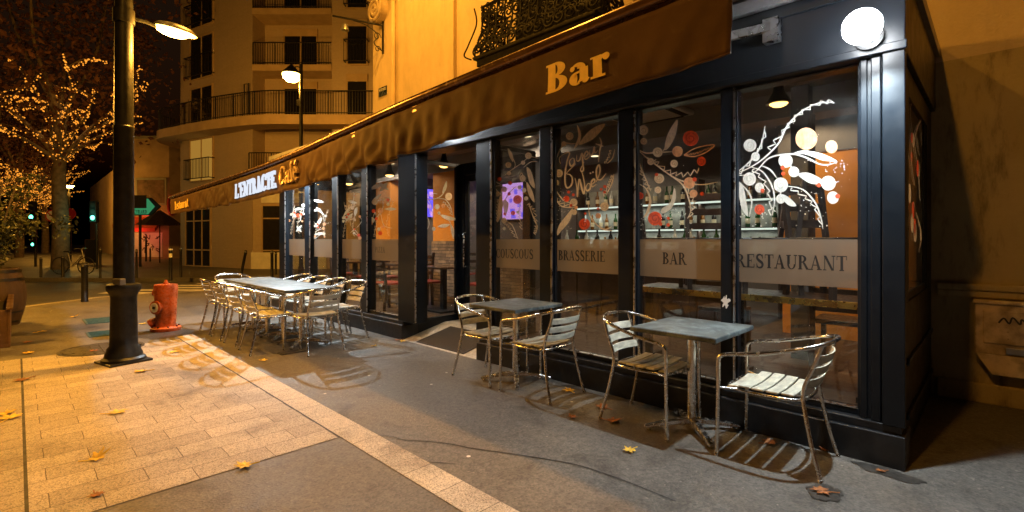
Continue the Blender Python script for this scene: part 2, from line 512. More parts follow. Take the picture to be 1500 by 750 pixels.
def glass_mat(name, tint=(0.93, 0.95, 0.95), boost=1.0):
    m = bpy.data.materials.new(name)
    m.use_nodes = True
    nt = m.node_tree
    nt.nodes.clear()
    L = nt.links
    tr = N(nt, 'ShaderNodeBsdfTransparent')
    tr.inputs[0].default_value = (*tint, 1)
    gl = N(nt, 'ShaderNodeBsdfGlossy', Roughness=0.0)
    co = coords(nt)
    n = N(nt, 'ShaderNodeTexNoise', Scale=1.6, Detail=2.0)
    L.new(co, n.inputs['Vector'])
    bp = N(nt, 'ShaderNodeBump', Strength=0.02, Distance=0.05)
    L.new(n.outputs['Fac'], bp.inputs['Height'])
    L.new(bp.outputs[0], gl.inputs['Normal'])
    ge = N(nt, 'ShaderNodeNewGeometry')
    dt = N(nt, 'ShaderNodeVectorMath', operation='DOT_PRODUCT')
    L.new(ge.outputs['Normal'], dt.inputs[0])
    L.new(ge.outputs['Incoming'], dt.inputs[1])
    ab = N(nt, 'ShaderNodeMath', operation='ABSOLUTE')
    L.new(dt.outputs['Value'], ab.inputs[0])
    iv = N(nt, 'ShaderNodeMath', operation='SUBTRACT')
    iv.inputs[0].default_value = 1.0
    L.new(ab.outputs[0], iv.inputs[1])
    pw = N(nt, 'ShaderNodeMath', operation='POWER')
    L.new(iv.outputs[0], pw.inputs[0])
    pw.inputs[1].default_value = 5.0
    mu = N(nt, 'ShaderNodeMath', operation='MULTIPLY_ADD')
    L.new(pw.outputs[0], mu.inputs[0])
    mu.inputs[1].default_value = 0.95
    mu.inputs[2].default_value = 0.045 * boost
    mx = N(nt, 'ShaderNodeMixShader')
    L.new(mu.outputs[0], mx.inputs[0])
    L.new(tr.outputs[0], mx.inputs[1])
    L.new(gl.outputs[0], mx.inputs[2])
    du = N(nt, 'ShaderNodeBsdfDiffuse')
    du.inputs[0].default_value = (0.6, 0.58, 0.55, 1)
    n5 = N(nt, 'ShaderNodeTexNoise', Scale=5.0, Detail=8.0, Roughness=0.7)
    L.new(co, n5.inputs['Vector'])
    df = N(nt, 'ShaderNodeMapRange')
    df.inputs['From Min'].default_value = 0.35
    df.inputs['From Max'].default_value = 0.75
    df.inputs['To Max'].default_value = 0.012
    L.new(n5.outputs['Fac'], df.inputs['Value'])
    m3 = N(nt, 'ShaderNodeMixShader')
    L.new(df.outputs[0], m3.inputs[0])
    L.new(mx.outputs[0], m3.inputs[1])
    L.new(du.outputs[0], m3.inputs[2])
    o = N(nt, 'ShaderNodeOutputMaterial')
    L.new(m3.outputs[0], o.inputs[0])
    return m
M['glass'] = glass_mat('cafe window glass', boost=1.5)

def frost_mat():
    m = bpy.data.materials.new('frosted vinyl band')
    m.use_nodes = True
    nt = m.node_tree
    nt.nodes.clear()
    L = nt.links
    tr = N(nt, 'ShaderNodeBsdfTransparent')
    di = N(nt, 'ShaderNodeBsdfDiffuse')
    di.inputs[0].default_value = (0.24, 0.195, 0.15, 1)
    tl = N(nt, 'ShaderNodeBsdfTranslucent')
    tl.inputs[0].default_value = (0.4, 0.3, 0.21, 1)
    a = N(nt, 'ShaderNodeMixShader')
    a.inputs[0].default_value = 0.5
    L.new(di.outputs[0], a.inputs[1])
    L.new(tl.outputs[0], a.inputs[2])
    mx = N(nt, 'ShaderNodeMixShader')
    mx.inputs[0].default_value = 0.74
    L.new(tr.outputs[0], mx.inputs[1])
    L.new(a.outputs[0], mx.inputs[2])
    o = N(nt, 'ShaderNodeOutputMaterial')
    L.new(mx.outputs[0], o.inputs[0])
    return m
M['frost'] = frost_mat()

SOD = (1.0, 0.43, 0.045)
M['e_sodium'] = emit('sodium lamp glow', (1.0, 0.62, 0.12), 40)
M['e_flood'] = emit('white flood glow', (0.93, 0.97, 1.0), 60)
M['e_warm'] = emit('warm bulb', (1.0, 0.52, 0.12), 4.5)
M['e_fairy'] = emit('fairy bulb', (1.0, 0.33, 0.03), 0.9)
M['e_green'] = emit('green signal', (0.1, 1.0, 0.6), 5)
M['e_letters'] = emit('white led lettering', (0.82, 0.88, 1.0), 0.62)
M['e_purple'] = emit('purple screen', (0.14, 0.1, 0.9), 1.0)
M['e_pink'] = emit('pink screen', (0.75, 0.35, 0.85), 0.9)
M['e_shelf'] = emit('bar shelf light', (0.85, 0.95, 0.8), 0.7)
M['e_lantern'] = emit('ceiling light panel', (1.0, 0.8, 0.45), 1.4)
M['e_pharm'] = emit('green sign', (0.08, 0.5, 0.2), 0.28)
M['e_redneon'] = emit('red neon', (1.0, 0.06, 0.03), 1.0)
M['e_window'] = emit('dim lit curtain', (0.8, 0.4, 0.06), 0.28)
M['e_poster'] = emit('lit poster', (0.3, 0.75, 0.5), 0.4)
M['e_tube'] = emit('tube light', (0.85, 0.95, 1.0), 1.5)

# the window paint lets some of the room's light through
def thin_paint(k):
    m = M[k]
    nt = m.node_tree
    b = nt.nodes['Principled BSDF']
    src = b.inputs['Base Color'].links[0].from_socket
    tl = N(nt, 'ShaderNodeBsdfTranslucent')
    nt.links.new(src, tl.inputs[0])
    mx = N(nt, 'ShaderNodeMixShader')
    mx.inputs[0].default_value = 0.42
    nt.links.new(b.outputs[0], mx.inputs[1])
    nt.links.new(tl.outputs[0], mx.inputs[2])
    out = [n for n in nt.nodes if n.type == 'OUTPUT_MATERIAL'][0]
    n = N(nt, 'ShaderNodeTexNoise', Scale=42.0, Detail=6.0, Roughness=0.7, Distortion=1.2)
    nt.links.new(coords(nt, (1, 1.0, 0.28)), n.inputs['Vector'])
    tr = N(nt, 'ShaderNodeBsdfTransparent')
    m2 = N(nt, 'ShaderNodeMixShader')
    nt.links.new(ramp(nt, n.outputs['Fac'], [(0.42, (0.0,) * 3), (0.72, (0.28,) * 3)]), m2.inputs[0])
    nt.links.new(mx.outputs[0], m2.inputs[1])
    nt.links.new(tr.outputs[0], m2.inputs[2])
    nt.links.new(m2.outputs[0], out.inputs[0])
for k in ('white', 'cream', 'peach', 'redpaint', 'white2', 'cream2', 'peach2', 'redpaint2'):
    thin_paint(k)
M['balconyiron'] = mat('soot black iron', (0.006, 0.005, 0.005), 0.8, var=0.3, spec=0.15)
def chipped(k, under, amount=0.66):
    m = M[k]
    nt = m.node_tree
    b = nt.nodes['Principled BSDF']
    src = b.inputs['Base Color'].links[0].from_socket
    co = coords(nt)
    n = N(nt, 'ShaderNodeTexNoise', Scale=38.0, Detail=8.0, Roughness=0.75)
    nt.links.new(co, n.inputs['Vector'])
    f = ramp(nt, n.outputs['Fac'], [(amount - 0.02, (0, 0, 0)), (amount, (1, 1, 1))])
    n2 = N(nt, 'ShaderNodeTexNoise', Scale=6.0, Detail=6.0)
    nt.links.new(co, n2.inputs['Vector'])
    gr = N(nt, 'ShaderNodeMix', data_type='RGBA', blend_type='MULTIPLY')
    gr.inputs[0].default_value = 1
    nt.links.new(src, gr.inputs[6])
    nt.links.new(ramp(nt, n2.outputs['Fac'], [(0.35, (0.45, 0.42, 0.4)), (0.55, (1, 1, 1))]), gr.inputs[7])
    mx = N(nt, 'ShaderNodeMix', data_type='RGBA')
    nt.links.new(f, mx.inputs[0])
    nt.links.new(gr.outputs[2], mx.inputs[6])
    mx.inputs[7].default_value = (*under, 1)
    nt.links.new(mx.outputs[2], b.inputs['Base Color'])
chipped('hydrant', (0.16, 0.09, 0.06), 0.62)
chipped('meterbox', (0.12, 0.07, 0.04), 0.66)
chipped('postpaint', (0.07, 0.05, 0.035), 0.69)
chipped('plinthpaint', (0.16, 0.15, 0.14), 0.72)
# ------------------------------------------------------------------ lettering
def rc(x0, x1, y0, y1):
    return [[(x0, y0), (x1, y0), (x1, y1), (x0, y1)]]
def ring(cx, cy, ax, ay, bx, by, a0=0, a1=360, n=18):
    out = []
    for i in range(n):
        p = R(a0 + (a1 - a0) * i / n)
        q = R(a0 + (a1 - a0) * (i + 1) / n)
        out.append([(cx + ax * math.cos(p), cy + ay * math.sin(p)), (cx + ax * math.cos(q), cy + ay * math.sin(q)),
                    (cx + bx * math.cos(q), cy + by * math.sin(q)), (cx + bx * math.cos(p), cy + by * math.sin(p))])
    return out
def disc(cx, cy, rx, ry=None, n=20):
    ry = ry or rx
    return [[(cx + rx * math.cos(2 * PI * i / n), cy + ry * math.sin(2 * PI * i / n)) for i in range(n)]]
def ribbon(pts, w, k=6, taper=False):
    P = spline([(p[0], p[1], 0) for p in pts], k) if k > 1 else [Vector((p[0], p[1], 0)) for p in pts]
    n = len(P)
    out = []
    E = []
    for i in range(n):
        d = P[min(i + 1, n - 1)] - P[max(i - 1, 0)]
        if d.length < 1e-9:
            d = Vector((1, 0, 0))
        d.normalize()
        if callable(w):
            ww = w(i / (n - 1))
        else:
            ww = w * (0.35 + 0.65 * math.sin(PI * min(1, max(0, i / (n - 1)))) if taper else 1)
        nn = Vector((-d.y, d.x, 0)) * ww / 2
        E.append((P[i] + nn, P[i] - nn))
    for i in range(n - 1):
        a, b = E[i]
        c, d = E[i + 1]
        out.append([(a.x, a.y), (b.x, b.y), (d.x, d.y), (c.x, c.y)])
    return out
def glyph(ch, T=0.2, t=0.065):
    s = 0.07
    st = lambda x, h=1.0: rc(x, x + T, 0, h)
    sf = lambda x, y, w=T: rc(x - s, x + w + s, y, y + t)
    if ch == 'A':
        return rc(-s + 0.0, 0.2, 0, t) + rc(0.5, 0.88, 0, t) + [[(0.05, 0), (0.05 + t * 1.2, 0), (0.42, 1), (0.36, 1)]] + \
            [[(0.8, 0), (0.8 - T * 1.1, 0), (0.33, 1), (0.45, 1)]] + rc(0.2, 0.6, 0.3, 0.3 + t), 0.9
    if ch == 'B':
        return sf(0.05, 0, T * 0.6) + sf(0.05, 1 - t, T * 0.6) + st(0.05) + ring(0.05 + T, 0.765, 0.36, 0.235, 0.36 - T, 0.235 - t, -90, 90) + \
            ring(0.05 + T, 0.272, 0.43, 0.272, 0.43 - T, 0.272 - t, -90, 90), 0.78
    if ch == 'C':
        return ring(0.42, 0.5, 0.42, 0.52, 0.42 - T, 0.52 - t, 48, 312) + rc(0.66, 0.66 + t, 0.62, 0.98) + rc(0.66, 0.66 + t, 0.04, 0.26), 0.84
    if ch == 'E':
        return sf(0.05, 0, T * 0.5) + st(0.05) + rc(0.05, 0.68, 1 - t, 1) + rc(0.05, 0.7, 0, t) + rc(0.05, 0.46, 0.49, 0.49 + t) + \
            rc(0.62, 0.68, 0.76, 1) + rc(0.64, 0.7, 0, 0.27) + rc(0.42, 0.46, 0.38, 0.65), 0.78
    if ch == 'F':
        return sf(0.05, 0) + st(0.05) + rc(0.05, 0.68, 1 - t, 1) + rc(0.05, 0.46, 0.49, 0.49 + t) + rc(0.62, 0.68, 0.76, 1), 0.74
    if ch == 'I':
        return st(0.07) + sf(0.07, 0) + sf(0.07, 1 - t), 0.4
    if ch == 'L':
        return st(0.05) + sf(0.05, 1 - t) + rc(0.0, 0.68, 0, t) + rc(0.62, 0.68, 0, 0.3), 0.74
    if ch == 'N':
        return rc(0.1, 0.1 + t, 0, 1) + rc(0.74, 0.74 + t, 0, 1) + [[(0.05, 1), (0.05 + T, 1), (0.81, 0), (0.81 - T * 0.9, 0)]] + \
            rc(0.0, 0.26, 0, t) + rc(0.64, 0.92, 1 - t, 1), 0.95
    if ch == 'O':
        return ring(0.43, 0.5, 0.43, 0.52, 0.43 - T, 0.52 - t, 0, 360, 26), 0.92
    if ch == 'P':
        return st(0.05) + sf(0.05, 0) + sf(0.05, 1 - t, T * 0.6) + ring(0.05 + T, 0.73, 0.4, 0.27, 0.4 - T, 0.27 - t, -90, 90), 0.74
    if ch == 'R':
        return st(0.05) + sf(0.05, 0) + sf(0.05, 1 - t, T * 0.6) + ring(0.05 + T, 0.74, 0.38, 0.26, 0.38 - T, 0.26 - t, -90, 90) + \
            [[(0.32, 0.5), (0.5, 0.5), (0.82, 0), (0.62, 0)]] + rc(0.6, 0.9, 0, t), 0.88
    if ch == 'S':
        f = lambda x: t * 1.2 + (T - t) * math.sin(PI * x) ** 1.5
        return ribbon([(0.58, 0.76), (0.5, 0.92), (0.34, 0.98), (0.16, 0.92), (0.1, 0.75), (0.2, 0.6), (0.36, 0.49), (0.53, 0.37), (0.58, 0.22), (0.5, 0.07), (0.32, 0.02), (0.14, 0.08), (0.07, 0.26)], f) + \
            rc(0.55, 0.6, 0.68, 1.0) + rc(0.05, 0.1, 0.0, 0.34), 0.72
    if ch == 'T':
        return st(0.27) + sf(0.27, 0) + rc(0.0, 0.74, 1 - t, 1) + rc(0.0, 0.05, 0.72, 1) + rc(0.69, 0.74, 0.72, 1), 0.8
    if ch == 'U':
        return rc(0.08, 0.08 + T, 0.35, 1) + rc(0.7, 0.7 + t, 0.35, 1) + ring(0.42, 0.35, 0.34, 0.37, 0.34 - T * 0.75, 0.37 - t, 180, 360) + \
            rc(0, 0.38, 1 - t, 1) + rc(0.6, 0.88, 1 - t, 1), 0.92
    if ch == 'Z':
        return rc(0.05, 0.66, 1 - t, 1) + rc(0.02, 0.68, 0, t) + [[(0.02, 0), (0.02 + T, 0), (0.66, 1), (0.66 - T, 1)]] + rc(0.05, 0.1, 0.75, 1) + rc(0.63, 0.68, 0, 0.26), 0.76
    if ch == 'V':
        return [[(0.05, 1), (0.05 + T, 1), (0.47, 0), (0.38, 0)], [(0.8 - t, 1), (0.8, 1), (0.46, 0), (0.4, 0)]] + rc(-0.02, 0.33, 1 - t, 1) + rc(0.6, 0.9, 1 - t, 1), 0.9
    if ch == 'D':
        return st(0.05) + sf(0.05, 0, T * 0.5) + sf(0.05, 1 - t, T * 0.5) + ring(0.05 + T, 0.5, 0.52, 0.5, 0.52 - T, 0.5 - t, -90, 90), 0.86
    if ch == "'":
        return [[(0.05, 1.0), (0.2, 1.0), (0.1, 0.7)]], 0.24
    if ch == 'a':
        f = lambda x: t + (T - t) * math.sin(PI * x)
        return ring(0.27, 0.2, 0.25, 0.22, 0.25 - T, 0.22 - t, 80, 300) + rc(0.38, 0.38 + T, 0.06, 0.5) + ring(0.34, 0.5, 0.24, 0.19, 0.24 - T, 0.19 - t, 0, 150) + \
            disc(0.14, 0.54, 0.085) + ribbon([(0.4, 0.39), (0.24, 0.36), (0.12, 0.26)], t) + ribbon([(0.5, 0.06), (0.6, 0.02), (0.69, 0.12)], t * 1.2) + ribbon([(0.34, 0.03), (0.4, 0.08), (0.43, 0.14)], t), 0.72
    if ch == 'r':
        return rc(0.08, 0.08 + T, 0, 0.68) + rc(0, 0.18 + T, 0, t) + rc(0, 0.1, 0.62, 0.68) + ribbon([(0.2 + T * 0.2, 0.46), (0.36, 0.6), (0.46, 0.63)], t * 1.3) + disc(0.5, 0.58, 0.11), 0.62
    if ch in 'eé':
        g = ring(0.3, 0.34, 0.3, 0.36, 0.3 - T, 0.36 - t, 0, 318) + rc(0.1, 0.58, 0.36, 0.36 + t)
        if ch == 'é':
            g += [[(0.26, 0.78), (0.34, 0.78), (0.54, 1.0), (0.4, 1.0)]]
        return g, 0.66
    if ch == 's':
        f = lambda x: t + (T * 0.9 - t) * math.sin(PI * x) ** 1.5
        return ribbon([(0.42, 0.52), (0.34, 0.66), (0.2, 0.68), (0.09, 0.58), (0.12, 0.45), (0.3, 0.35), (0.43, 0.24), (0.42, 0.1), (0.27, 0.01), (0.12, 0.04), (0.05, 0.18)], f), 0.54
    if ch == 't':
        return rc(0.1, 0.1 + T * 0.9, 0.1, 0.88) + rc(0.0, 0.4, 0.62, 0.68) + ribbon([(0.2, 0.12), (0.28, 0.02), (0.42, 0.1)], t * 1.4), 0.46
    if ch == 'u':
        return rc(0.06, 0.06 + T, 0.16, 0.68) + rc(0.42, 0.42 + T, 0, 0.68) + ribbon([(0.14, 0.2), (0.24, 0.03), (0.44, 0.16)], t * 1.6) + rc(0.0, 0.1, 0.62, 0.68) + rc(0.36, 0.44, 0.62, 0.68) + rc(0.5, 0.7, 0, t), 0.74
    if ch == 'n':
        return rc(0.08, 0.08 + T, 0, 0.68) + rc(0.44, 0.44 + T, 0, 0.5) + ribbon([(0.22, 0.48), (0.4, 0.66), (0.54, 0.48)], t * 1.7) + rc(0.0, 0.34, 0, t) + rc(0.38, 0.72, 0, t) + rc(0, 0.1, 0.62, 0.68), 0.76
    if ch == 'f':
        return rc(0.12, 0.12 + T, 0, 0.84) + rc(0.02, 0.44, 0.62, 0.68) + ribbon([(0.2, 0.8), (0.3, 0.97), (0.46, 0.94)], t * 1.8) + rc(0.03, 0.42, 0, t), 0.46
    return [], 0.35
def text_polys(s, T=0.2, t=0.065, track=0.06):
    x = 0
    out = []
    for ch in s:
        g, w = glyph(ch, T, t)
        out += [[(p[0] + x, p[1]) for p in q] for q in g]
        x += w + track
    return out, x - track
def flat(name, items, place, parent, step=0.00025):
    """items: list of (polygons, material index, materials are given once); each polygon on its own tiny level"""
    mats, lst = items
    b = MB()
    w = 0.0
    for polys, mi in lst:
        b.mi = mi
        for q in polys:
            w += step / max(1, len(polys)) if len(polys) > 12 else step
            b.add([place(p[0], p[1], w) for p in q], [tuple(range(len(q)))])
    return b.build(name, mats, parent)

# ------------------------------------------------------------------ ground
def sheet(name, pts, z, m, kind='structure'):
    b = MB()
    b.add([(p[0], p[1], z) for p in pts], [tuple(range(len(pts)))])
    return struct(b.build(name, m), kind)
sheet('road', [(-160, -160), (160, -160), (160, 160), (-160, 160)], -0.13, M['road'])
KERB = [(-2.6, -9), (11, -9), (16, -9), (16, 4.5), (10, 9.6), (6.6, 12.2), (4.6, 13.9), (3.4, 14.8), (2.3, 15.1), (1.3, 14.9), (0.4, 14.2), (-0.6, 13.3), (-1.8, 12.4), (-2.4, 11.6), (-2.6, 10.5)]
b = MB()
b.prism(KERB, -0.5, 0.0)
struct(b.build('pavement', M['asphalt']))
# granite kerb stones round the edge of the pavement
def inset(poly, d):
    n = len(poly)
    out = []
    for i in range(n):
        a, p, c = Vector(poly[i - 1]), Vector(poly[i]), Vector(poly[(i + 1) % n])
        e1, e2 = (p - a).normalized(), (c - p).normalized()
        n1, n2 = Vector((-e1.y, e1.x)), Vector((-e2.y, e2.x))
        m = (n1 + n2)
        m = m / max(0.3, m.dot(n1))
        out.append((p.x + m.x * d, p.y + m.y * d))
    return out
IN = inset(KERB, 0.18)
OUT = inset(KERB, -0.012)
b = MB()
for i in range(len(KERB)):
    j = (i + 1) % len(KERB)
    b.add([(*OUT[i], -0.4), (*OUT[j], -0.4), (*OUT[j], 0.006), (*OUT[i], 0.006), (*IN[i], 0.006), (*IN[j], 0.006)], [(0, 1, 2, 3), (3, 2, 5, 4)])
M['kerb'] = granite('granite kerb', 1.0, 1.0, (0.2, 0.3, 0), 0.0, (0.34, 0.3, 0.25), (0.28, 0.25, 0.2))
struct(b.build('kerb', M['kerb']))
M['granite'] = granite('granite setts', 0.408, 0.2, (0.084 + 0.204, 0.0, 0), 0.5)
M['granite2'] = granite('granite setts beside seam', 0.408, 0.2, (0.1, 0.07, 0), 0.5, (0.4, 0.35, 0.28), (0.33, 0.28, 0.22))
M['granite3'] = granite('granite border slabs', 0.4, 0.302, (0.05, 0.288, 0), 0.0, (0.55, 0.49, 0.4), (0.48, 0.42, 0.34))
sheet('paving', [(0.042, 3.2), (1.547, 3.2), (1.547, 7.85), (0.042, 7.85)], 0.004, M['granite'])
sheet('paving', [(-1.9, -3), (0.026, -3), (0.026, 7.85), (-1.9, 7.85)], 0.004, M['granite2'])
sheet('paving', [(1.56, -3), (1.757, -3), (1.757, 9.9), (1.56, 9.9)], 0.004, M['granite3'])
b = MB()
b.add([(0.026, -3, 0.0025), (0.042, -3, 0.0025), (0.042, 7.86, 0.0025), (0.026, 7.86, 0.0025)], [(0, 1, 2, 3)])
b.add([(1.547, 3.2, 0.0025), (1.56, 3.2, 0.0025), (1.56, 7.86, 0.0025), (1.547, 7.86, 0.0025)], [(0, 1, 2, 3)])
struct(b.build('paving_joint', M['rubber']))
# tar cracks in the asphalt
b = MB()
def crack(pts, w):
    pts = [G(*p) for p in pts]
    for q in ribbon(pts, w, 5, True):
        b.add([(p[0], p[1], 0.003) for p in q], [(0, 1, 2, 3)])
crack([(556, 638), (575, 640), (592, 645), (625, 647), (660, 651), (690, 657), (740, 664), (800, 673), (850, 683), (910, 703), (990, 735)], 0.011)
crack([(628, 678), (640, 678), (665, 680)], 0.01)
struct(b.build('pavement_crack', M['rubber']))
def ground_spot(name, px, py, rx, ry, m, z=0.0045, label=None, cat=None):
    x, y = G(px, py)
    b = MB()
    n = 64
    def wob(a):
        return 1 + 0.16 * math.sin(2 * a + px) + 0.1 * math.sin(5 * a + py) + 0.05 * math.sin(11 * a + px)
    b.add([(x + rx * math.cos(2 * PI * i / n) * wob(2 * PI * i / n), y + ry * math.sin(2 * PI * i / n) * wob(2 * PI * i / n), z) for i in range(n)], [tuple(range(n))])
    return struct(b.build(name, m))
M['damp'] = mat('damp asphalt', (0.05, 0.046, 0.04), 0.4, var=0.5, scale=18)
ground_spot('damp_patch', 1208, 722, 0.09, 0.09, M['damp'])
ground_spot('damp_patch', 1300, 693, 0.07, 0.15, M['damp'])
ground_spot('damp_patch', 60, 487, 0.35, 0.2, M['damp'])
ground_spot('damp_patch', 33, 503, 0.25, 0.15, M['damp'])
ground_spot('damp_patch', 243, 489, 0.42, 0.34, M['damp'])
# far side of the crossroads, laid square to the flats that stand there
RDM = Matrix.Translation((0, 0, 0))
far = [RD(-60, 17.6), RD(-10.5, 17.0), RD(6, 16.8), RD(30, 17.0), RD(30, 90), RD(-110, 90)]
b = MB()
b.prism([(p.x, p.y) for p in far], -0.5, 0.0)
struct(b.build('far_pavement', M['farpave']))
b = MB()
for k in range(5):
    d0 = 13.35 + k * 0.72
    p = [RD(-11.3 + 0.2 * k, d0), RD(-5.5, d0), RD(-5.5, d0 + 0.34), RD(-11.3 + 0.2 * k, d0 + 0.34)]
    b.add([(q.x, q.y, -0.126) for q in p], [(0, 1, 2, 3)])
struct(b.build('crossing_stripes', M['zebra']))

# manhole and covers
def lid(name, px, py, r, label, cat, m, square=None):
    x, y = G(px, py)
    b = MB()
    if square:
        b.box(-square[0] / 2, square[0] / 2, -square[1] / 2, square[1] / 2, 0.001, 0.007)
        for i in range(7):
            yy = -square[1] / 2 + square[1] * (i + 0.5) / 7
            b.box(-square[0] * 0.44, square[0] * 0.44, yy - 0.012, yy + 0.012, 0.0072, 0.011)
    else:
        b.lathe([(r, 0.001), (r, 0.008), (r * 0.93, 0.008), (r * 0.92, 0.004), (r * 0.88, 0.004), (r * 0.87, 0.008), (0.0, 0.008)], n=36)
        for i in range(-3, 4):
            h = math.sqrt(max(0, 0.7 - (i / 4) ** 2)) * r * 0.9
            b.box(i * r * 0.22 - 0.012, i * r * 0.22 + 0.012, -h, h, 0.0082, 0.013)
    o = b.build(name, m)
    o.location = (x, y, 0)
    return tag(o, label, cat)
lid('manhole_cover', 150, 511, 0.42, 'large round manhole cover in the pavement left of the lamp post base', 'manhole cover', M['cover'])
lid('utility_cover', 152, 469, 0, 'teal rectangular utility cover, the farther one behind the lamp post', 'utility cover', M['tealcover'], (0.5, 0.7))
lid('utility_cover', 158, 488, 0, 'teal rectangular utility cover, the nearer one touching the lamp post base', 'utility cover', M['tealcover'], (0.45, 0.5))
lid('utility_cover', 428, 516, 0, 'small dark rectangular floor plate beside the long row of tables', 'utility cover', M['cover'], (0.3, 0.14))

# ------------------------------------------------------------------ shopfront
XG, XF, XP = 3.78, 3.70, 3.64
Z0, ZT = 0.285, 2.46
def YF(px, X=XF):
    cx, cy = bearing(px)
    return X * cy / cx
shop = thing('cafe_shopfront', 'long glazed black cafe front with painted christmas windows under the brown awning', 'shopfront', (0, 0, 0))
BP, PP = M['blackpaint'], M['plinthpaint']
YD0, YD1 = 4.17, 5.69          # entrance recess
YR, YE = 0.38, 10.5
# plinths
for (y0, y1) in ((YR, YD0), (YD1, YE)):
    b = MB()
    b.box(XP, 3.9, y0, y1, 0, 0.196)
    b.box(XP + 0.035, 3.88, y0 + 0.02, y1 - 0.01, 0.1965, 0.245)
    b.build('plinth', PP, shop, bevel=0.006)
b = MB()
b.box(3.66, 3.92, YR, YE, 2.475, 2.93)
b.box(3.645, 3.66, YR - 0.012, YE, 2.86, 2.945)
b.box(3.648, 3.66, YR - 0.01, YE, 2.478, 2.53)
b.build('fascia', BP, shop, bevel=0.006)
b = MB()
b.box(3.6, 5.655, YR - 0.03, YE + 0.03, 2.946, 3.03)
b.build('roof', M['greyalu'], shop)
# posts between panes, px edges measured at their front faces
def post(p_left, p_right, x0=XF, x1=3.86):
    y1, y0 = YF(p_left, x0), YF(p_right, x0)
    b = MB()
    b.box(x0, x1, y0, y1, 0.246, 2.474)
    o = b.build('post', BP, shop, bevel=0.008)
    t = MB()
    t.box(x0 - 0.006, x0 + 0.012, y0 - 0.0125, y0 - 0.0005, 0.26, 2.47)
    t.build('trim', M['trim'], o)
    return y0, y1
PX = [(1055, 1074), (905, 928), (790, 807)]
P = [post(*p) for p in PX]
yl0, yl1 = post(697, 718)
# pier left of the entrance and the posts of the far panes
post(583, 608, XP + 0.02)
PL = [(529, 537), (486, 494), (446, 453)]
Q = [post(*p) for p in PL]
post(409, 417)
# right-hand corner pier with its mouldings
b = MB()
y1 = YF(1257)
b.box(XF + 0.02, 3.95, YR + 0.05, y1, 0.246, 2.474)
b.box(XF - 0.012, XF + 0.02, YR + 0.12, YR + 0.17, 0.246, 2.474)
b.box(XP + 0.015, XF + 0.015, YR, YR + 0.11, 0.246, 2.474)
b.box(XF, XF + 0.019, YR + 0.19, y1 - 0.01, 0.246, 2.474)
b.build('corner_pier', BP, shop, bevel=0.006)

def pane_window(y0, y1, X=XG, zt=ZT, band=True, word=None, wpx=None):
    """y1 is the left edge as one faces the cafe"""
    w = MB()
    w.box(X - 0.04, X + 0.05, y0, y1, 0.246, Z0)
    w.box(X - 0.04, X + 0.05, y0, y1, zt, 2.474)
    for (ya_, yb_) in ((y0, y0 + 0.014), (y1 - 0.014, y1)):
        w.box(X - 0.035, X + 0.045, ya_, yb_, Z0, zt)
    fr = w.build('window', BP, shop, bevel=0.006)
    g = MB()
    g.box(X, X + 0.008, y0 + 0.0145, y1 - 0.0145, Z0 + 0.0005, zt - 0.0005)
    g.build('pane', M['glass'], fr)
    tr = MB()
    tr.box(X - 0.043, X - 0.006, y0 + 0.016, y1 - 0.016, Z0 + 0.0005, Z0 + 0.006)
    tr.build('trim', M['trim'], fr)
    if band:
        bd = MB()
        bd.add([(X - 0.0007, y0 + 0.015, 1.042), (X - 0.0007, y1 - 0.015, 1.042), (X - 0.0007, y1 - 0.015, 1.357), (X - 0.0007, y0 + 0.015, 1.357)], [(0, 1, 2, 3)])
        bd.build('frosted_band', M['frost'], fr)
    if word:
        polys, tw = text_polys(word)
        ya, yb = YF(wpx[0], X), YF(wpx[1], X)
        s = (ya - yb) / tw
        h = wpx[2] if len(wpx) > 2 else 0.098
        zc = 1.2
        flat('lettering', ([M['lettering']], [(polys, 0)]), lambda u, v, q: (X - 0.0015 - q, ya - u * s, zc - h / 2 + v * h), fr, 0.00006)
    return fr
W = {}
W['rest'] = pane_window(YF(1256, XG) - 0.02, P[0][0] - 0.0005, word='RESTAURANT', wpx=(1079, 1242))
W['bar'] = pane_window(P[0][1], P[1][0] - 0.0005, word='BAR', wpx=(971, 1006))
W['bras'] = pane_window(P[1][1], P[2][0] - 0.0005, word='BRASSERIE', wpx=(818.5, 887))
W['cous'] = pane_window(P[2][1], yl0 - 0.0005, word='COUSCOUS', wpx=(727, 781.5))
ypier = YF(583, XP + 0.02)
W['p4'] = pane_window(ypier, Q[0][0] - 0.0005, word='PIZZA', wpx=(550, 564, 0.085))
W['p3'] = pane_window(Q[0][1], Q[1][0] - 0.0005)
W['p2'] = pane_window(Q[1][1], Q[2][0] - 0.0005)
W['p1'] = pane_window(Q[2][1], YF(417) - 0.0005)

# entrance recess: a glazed cheek on the left, the door at the back, a blind cheek on the right
b = MB()
b.box(3.9, 4.7, YD1, YD1 + 0.06, 0, 0.25)
b.box(3.9, 3.95, YD1 + 0.003, YD1 + 0.057, 0.25, 2.474)
b.box(4.58, 4.72, YD1 + 0.003, YD1 + 0.057, 0.25, 2.474)
b.box(3.95, 4.58, YD1 + 0.003, YD1 + 0.057, 2.42, 2.474)
sw = b.build('window', BP, shop, bevel=0.005)
b = MB()
b.box(3.95, 4.58, YD1 + 0.026, YD1 + 0.034, 0.25, 2.42)
b.build('pane', M['glass'], sw)
b = MB()
b.box(4.64, 4.7, YD1 - 0.1, YD1 - 0.003, 0.17, 2.474)
b.box(4.64, 4.7, YD0 + 0.05, YD0 + 0.15, 0.17, 2.474)
b.box(4.64, 4.7, YD0 + 0.15, YD1 - 0.1, 2.3, 2.474)
b.build('door_frame', BP, shop, bevel=0.005)
b = MB()
b.box(4.65, 4.69, YD1 - 0.18, YD1 - 0.103, 0.19, 2.295)
